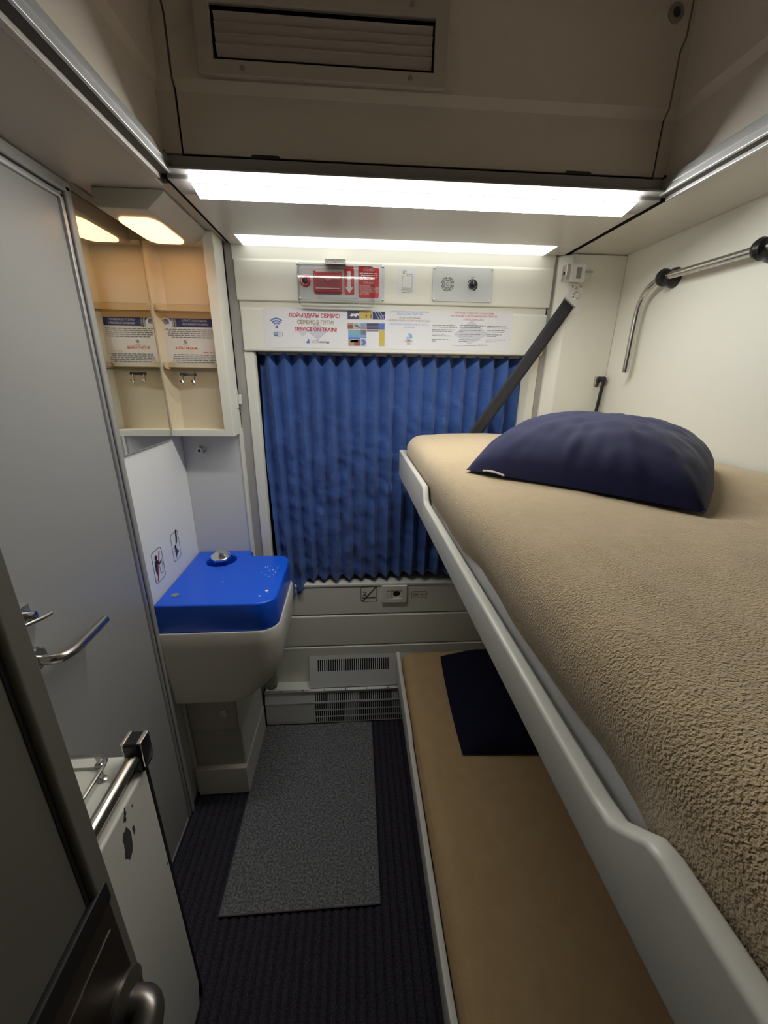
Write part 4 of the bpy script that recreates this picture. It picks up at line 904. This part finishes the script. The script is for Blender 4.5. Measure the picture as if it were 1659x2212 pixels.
def pillow(name, c00, c10, c11, c01, z0, thick, m, parent, seed, pinch=0.10, rnd=0.0, n=64):
    """corners in plan counter-clockwise; top bulges, bottom sits on z0(x, y)"""
    A, B, C, D = [Vector(c) for c in (c00, c10, c11, c01)]
    def pt(u, v):
        s, t = 2*u-1, 2*v-1
        s2 = s*(1-pinch*(1-t*t)*abs(s)**2); t2 = t*(1-pinch*(1-s*s)*abs(t)**2)
        s2, t2 = s2*math.sqrt(1-rnd*t*t/2), t2*math.sqrt(1-rnd*s*s/2)
        u2, v2 = (s2+1)/2, (t2+1)/2
        return A*(1-u2)*(1-v2)+B*u2*(1-v2)+C*u2*v2+D*(1-u2)*v2
    vs, fs = [], []
    for side in (1, -1):
        for j in range(n+1):
            for i in range(n+1):
                u, v = i/n, j/n; s, t = 2*u-1, 2*v-1
                p = pt(u, v)
                h = (max(0, 1-abs(s)**3.2)**0.55)*(max(0, 1-abs(t)**3.2)**0.55)
                e = min(1-abs(s), 1-abs(t))
                wr_ = 0.0
                if side > 0:
                    # creases running from the edges towards the middle
                    a = math.atan2(t, s)
                    wr_ = 0.004*noise.noise((a*3.2+seed, (abs(s)+abs(t))*1.1, seed))*h*min(1, (1-e)*1.5) + 0.009*noise.noise((a*9+seed, e*1.5, seed*2))*math.exp(-e*2.6)*min(1, e*8)
                    wr_ += 0.004*noise.noise((p.x*30, p.y*30, seed))*min(1, e*4)
                mid = thick*0.03
                base = z0(p.x, p.y)
                z = base+mid + (thick-mid)*h+wr_ if side > 0 else base+mid*(1-min(1, h*1.25))+0.001
                q = (p.x, p.y, z)
                vs.append(q)
    N1 = (n+1)*(n+1)
    for j in range(n):
        for i in range(n):
            a = j*(n+1)+i; fs.append((a, a+1, a+n+2, a+n+1)); b = N1+a; fs.append((b, b+n+1, b+n+2, b+1))
    me = bpy.data.meshes.new(name); me.from_pydata(vs, [], fs)
    bm = bmesh.new(); bm.from_mesh(me); bmesh.ops.remove_doubles(bm, verts=bm.verts, dist=0.0008); bmesh.ops.recalc_face_normals(bm, faces=bm.faces); bm.to_mesh(me); bm.free()
    for p in me.polygons: p.use_smooth = True
    return link(name, me, m, parent)
p1 = thing('pillow', 'plump dark blue pillow lying on the upper berth', 'pillow', (0.55, 0.84, 1.40))
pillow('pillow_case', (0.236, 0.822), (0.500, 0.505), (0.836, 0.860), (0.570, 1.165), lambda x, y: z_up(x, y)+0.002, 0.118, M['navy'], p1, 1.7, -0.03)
tube('thread_tag', bez([(0.2615, 0.7862, 1.4155), (0.2705, 0.7742, 1.4174), (0.2818, 0.7590, 1.4170), (0.2913, 0.7453, 1.4146)], 4), 0.0022, M['paper2'], p1, 6)
# ---- lower berth
lb_ = thing('lower_berth', 'lower berth near the floor with a thin white rail', 'berth', (0.55, 0.55, 0.0))
zl = 0.400
prof = [(1.505, zl), (1.20, zl), (1.080, zl), (1.062, zl-0.004), (1.045, zl-0.018), (1.030, zl-0.022), (0.90, zl-0.022), (0.60, zl-0.022), (0.45, zl-0.018), (0.36, zl), (0.0, zl), (-0.30, zl)]
rail_mesh('side_rail', prof, lambda y: 0.300, 0.1745, 0.190, M['berth'], lb_, 0.002)
box('berth_pan', 0.178, 0.935, -0.30, 1.505, 0.302, 0.318, M['berth'], lb_)
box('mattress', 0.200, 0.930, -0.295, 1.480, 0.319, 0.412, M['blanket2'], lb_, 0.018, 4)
box('shade_fill', 0.300, 0.930, -0.30, 1.485, 0.002, 0.302, M['channel'], lb_)  # dark box put in for the shade of the void under the berth
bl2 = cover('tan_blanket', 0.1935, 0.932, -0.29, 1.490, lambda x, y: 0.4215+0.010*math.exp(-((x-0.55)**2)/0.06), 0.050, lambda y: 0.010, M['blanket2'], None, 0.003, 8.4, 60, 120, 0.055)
tag(bl2, 'smooth tan blanket spread on the lower berth', 'blanket')
p2 = thing('pillow', 'flat nearly black pillow on the lower berth under the rail', 'pillow', (0.6, 1.15, 0.43))
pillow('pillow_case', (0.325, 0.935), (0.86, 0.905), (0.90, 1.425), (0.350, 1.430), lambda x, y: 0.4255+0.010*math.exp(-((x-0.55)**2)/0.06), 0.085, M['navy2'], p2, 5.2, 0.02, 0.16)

# ================================================================ RIGHT WALL FITTINGS
gr_ = thing('grab_rail', 'bent steel grab rail with black collars on the right wall', 'grab rail', (XR, 1.1, 1.6))
GX = 0.912
tube('rail_tube', [(GX, 1.366, 1.617), (GX, 1.366, 1.74)] + bez([(GX, 1.366, 1.75), (GX, 1.364, 1.80), (GX, 1.352, 1.838), (GX, 1.328, 1.864), (GX, 1.295, 1.878), (GX, 1.262, 1.882)], 5) + [(GX, 1.15, 1.880), (GX, 0.55, 1.872)], 0.0098, M['satin'], gr_, 18)
for yy, zz in ((1.272, 1.881), (0.972, 1.877), (0.60, 1.873)):
    col = lathe('collar', [(0.012, -0.015), (0.020, -0.010), (0.024, 0), (0.022, 0.008), (0.012, 0.014)], (GX, yy, zz), (0, 1, 0), M['plastic_black'], gr_, 24)
    lathe('collar_base', [(0.012, 0), (0.016, 0.010), (0.026, 0.024), (0.028, 0.034)], (GX, yy, zz), (1, 0, 0), M['plastic_black'], col, 24)
# safety strap with its bracket
ss = thing('safety_strap', 'dark webbing strap hanging from a steel bracket to the upper berth', 'strap', (0.77, 1.522, 1.36))
YB = 1.522
br = box('lock_box', 0.716, 0.776, YB-0.036, YB-0.002, 1.910, 1.960, M['satin'], ss, 0.003)
plate('lock_plate', [rr(0.731, 0.780, 1.906, 1.960, 0.004), rr(0.750, 0.768, 1.916, 1.950, 0.002)], 0.003, back_frame(0, YB-0.036, 0), M['steel'], br)
box('lock_window', 0.750, 0.768, YB-0.0375, YB-0.030, 1.916, 1.950, M['fascia'], br)
box('lock_bolt', 0.774, 0.810, YB-0.034, YB-0.026, 1.936, 1.942, M['satin'], br)
box('lock_hole', 0.7148, 0.717, YB-0.024, YB-0.016, 1.930, 1.938, M['gap'], br)
bp2 = plate('anchor_plate', [rr(0.752, 0.797, 1.815, 1.908, 0.004)], 0.003, back_frame(0, YB, 0), M['steel'], ss)
for sx, sz in ((0.762, 1.899), (0.776, 1.893), (0.791, 1.899)): screw(sx, YB-0.003, sz, bp2, 0.004)
lathe('anchor_bolt', [(0.0135, 0), (0.0135, 0.004), (0.010, 0.007), (0.004, 0.007)], (0.776, YB-0.006, 1.868), (0, -1, 0), M['chrome'], ss, 20)
top_c = Vector((0.752, 1.512, 1.846)); bot_c = Vector((0.42, 1.507, 1.34)); dirv = (bot_c-top_c).normalized(); wv = Vector((-dirv.z, 0, dirv.x)).normalized()
if wv.x < 0: wv = -wv
bk = [Vector((0.776, 0, 1.888)), Vector((0.797, 0, 1.868)), Vector((0.788, 0, 1.845)), (top_c+wv*0.027+dirv*0.004), (top_c-wv*0.027+dirv*0.004), (top_c-wv*0.027-dirv*0.010), Vector((0.760, 0, 1.882))]
plate('swivel_plate', [[(p.x, p.z) for p in bk]], 0.003, back_frame(0, YB-0.004, 0), M['steel'], ss, 0.0008)
seg = 20; vs, fs = [], []
for i in range(seg+1):
    t = i/seg; c = top_c.lerp(bot_c, t)
    for k in range(5):
        a = (k/4-0.5)*0.046; off = 0.0018*math.sin(k/4*math.pi)*math.sin(t*7)
        vs.append(c+wv*a+Vector((0, -0.003-off-0.010*math.sin(t*math.pi)*0.4, 0)))
for i in range(seg):
    for k in range(4): a = i*5+k; fs.append((a, a+1, a+6, a+5))
st_ = mesh('webbing', vs, fs, M['strap'], ss)
md = st_.modifiers.new('s', 'SOLIDIFY'); md.thickness = 0.0022
tube('strap_bar', [top_c-wv*0.026+Vector((0, -0.004, 0)), top_c+wv*0.026+Vector((0, -0.004, 0))], 0.003, M['satin'], ss, 8)
# gas strut
gs = thing('gas_strut', 'thin black gas strut on a steel plate above the upper pillow', 'strut', (0.93, 1.52, 1.40))
plate('mount_plate', [rr(0.900, 0.9425, 1.567, 1.606, 0.005)], 0.003, back_frame(0, YB, 0), M['satin'], gs, 0.0006)
screw(0.907, YB-0.003, 1.577, gs, 0.0035)
tube('strut_rod', [(0.926, 1.502, 1.592), (0.918, 1.497, 1.52), (0.906, 1.490, 1.415)], 0.0062, M['plastic_black'], gs, 14)
lathe('strut_joint', [(0.004, 0), (0.010, 0.006), (0.0115, 0.014), (0.009, 0.022), (0.004, 0.026)], (0.926, 1.520, 1.593), (0, -1, 0), M['plastic_black'], gs, 18)
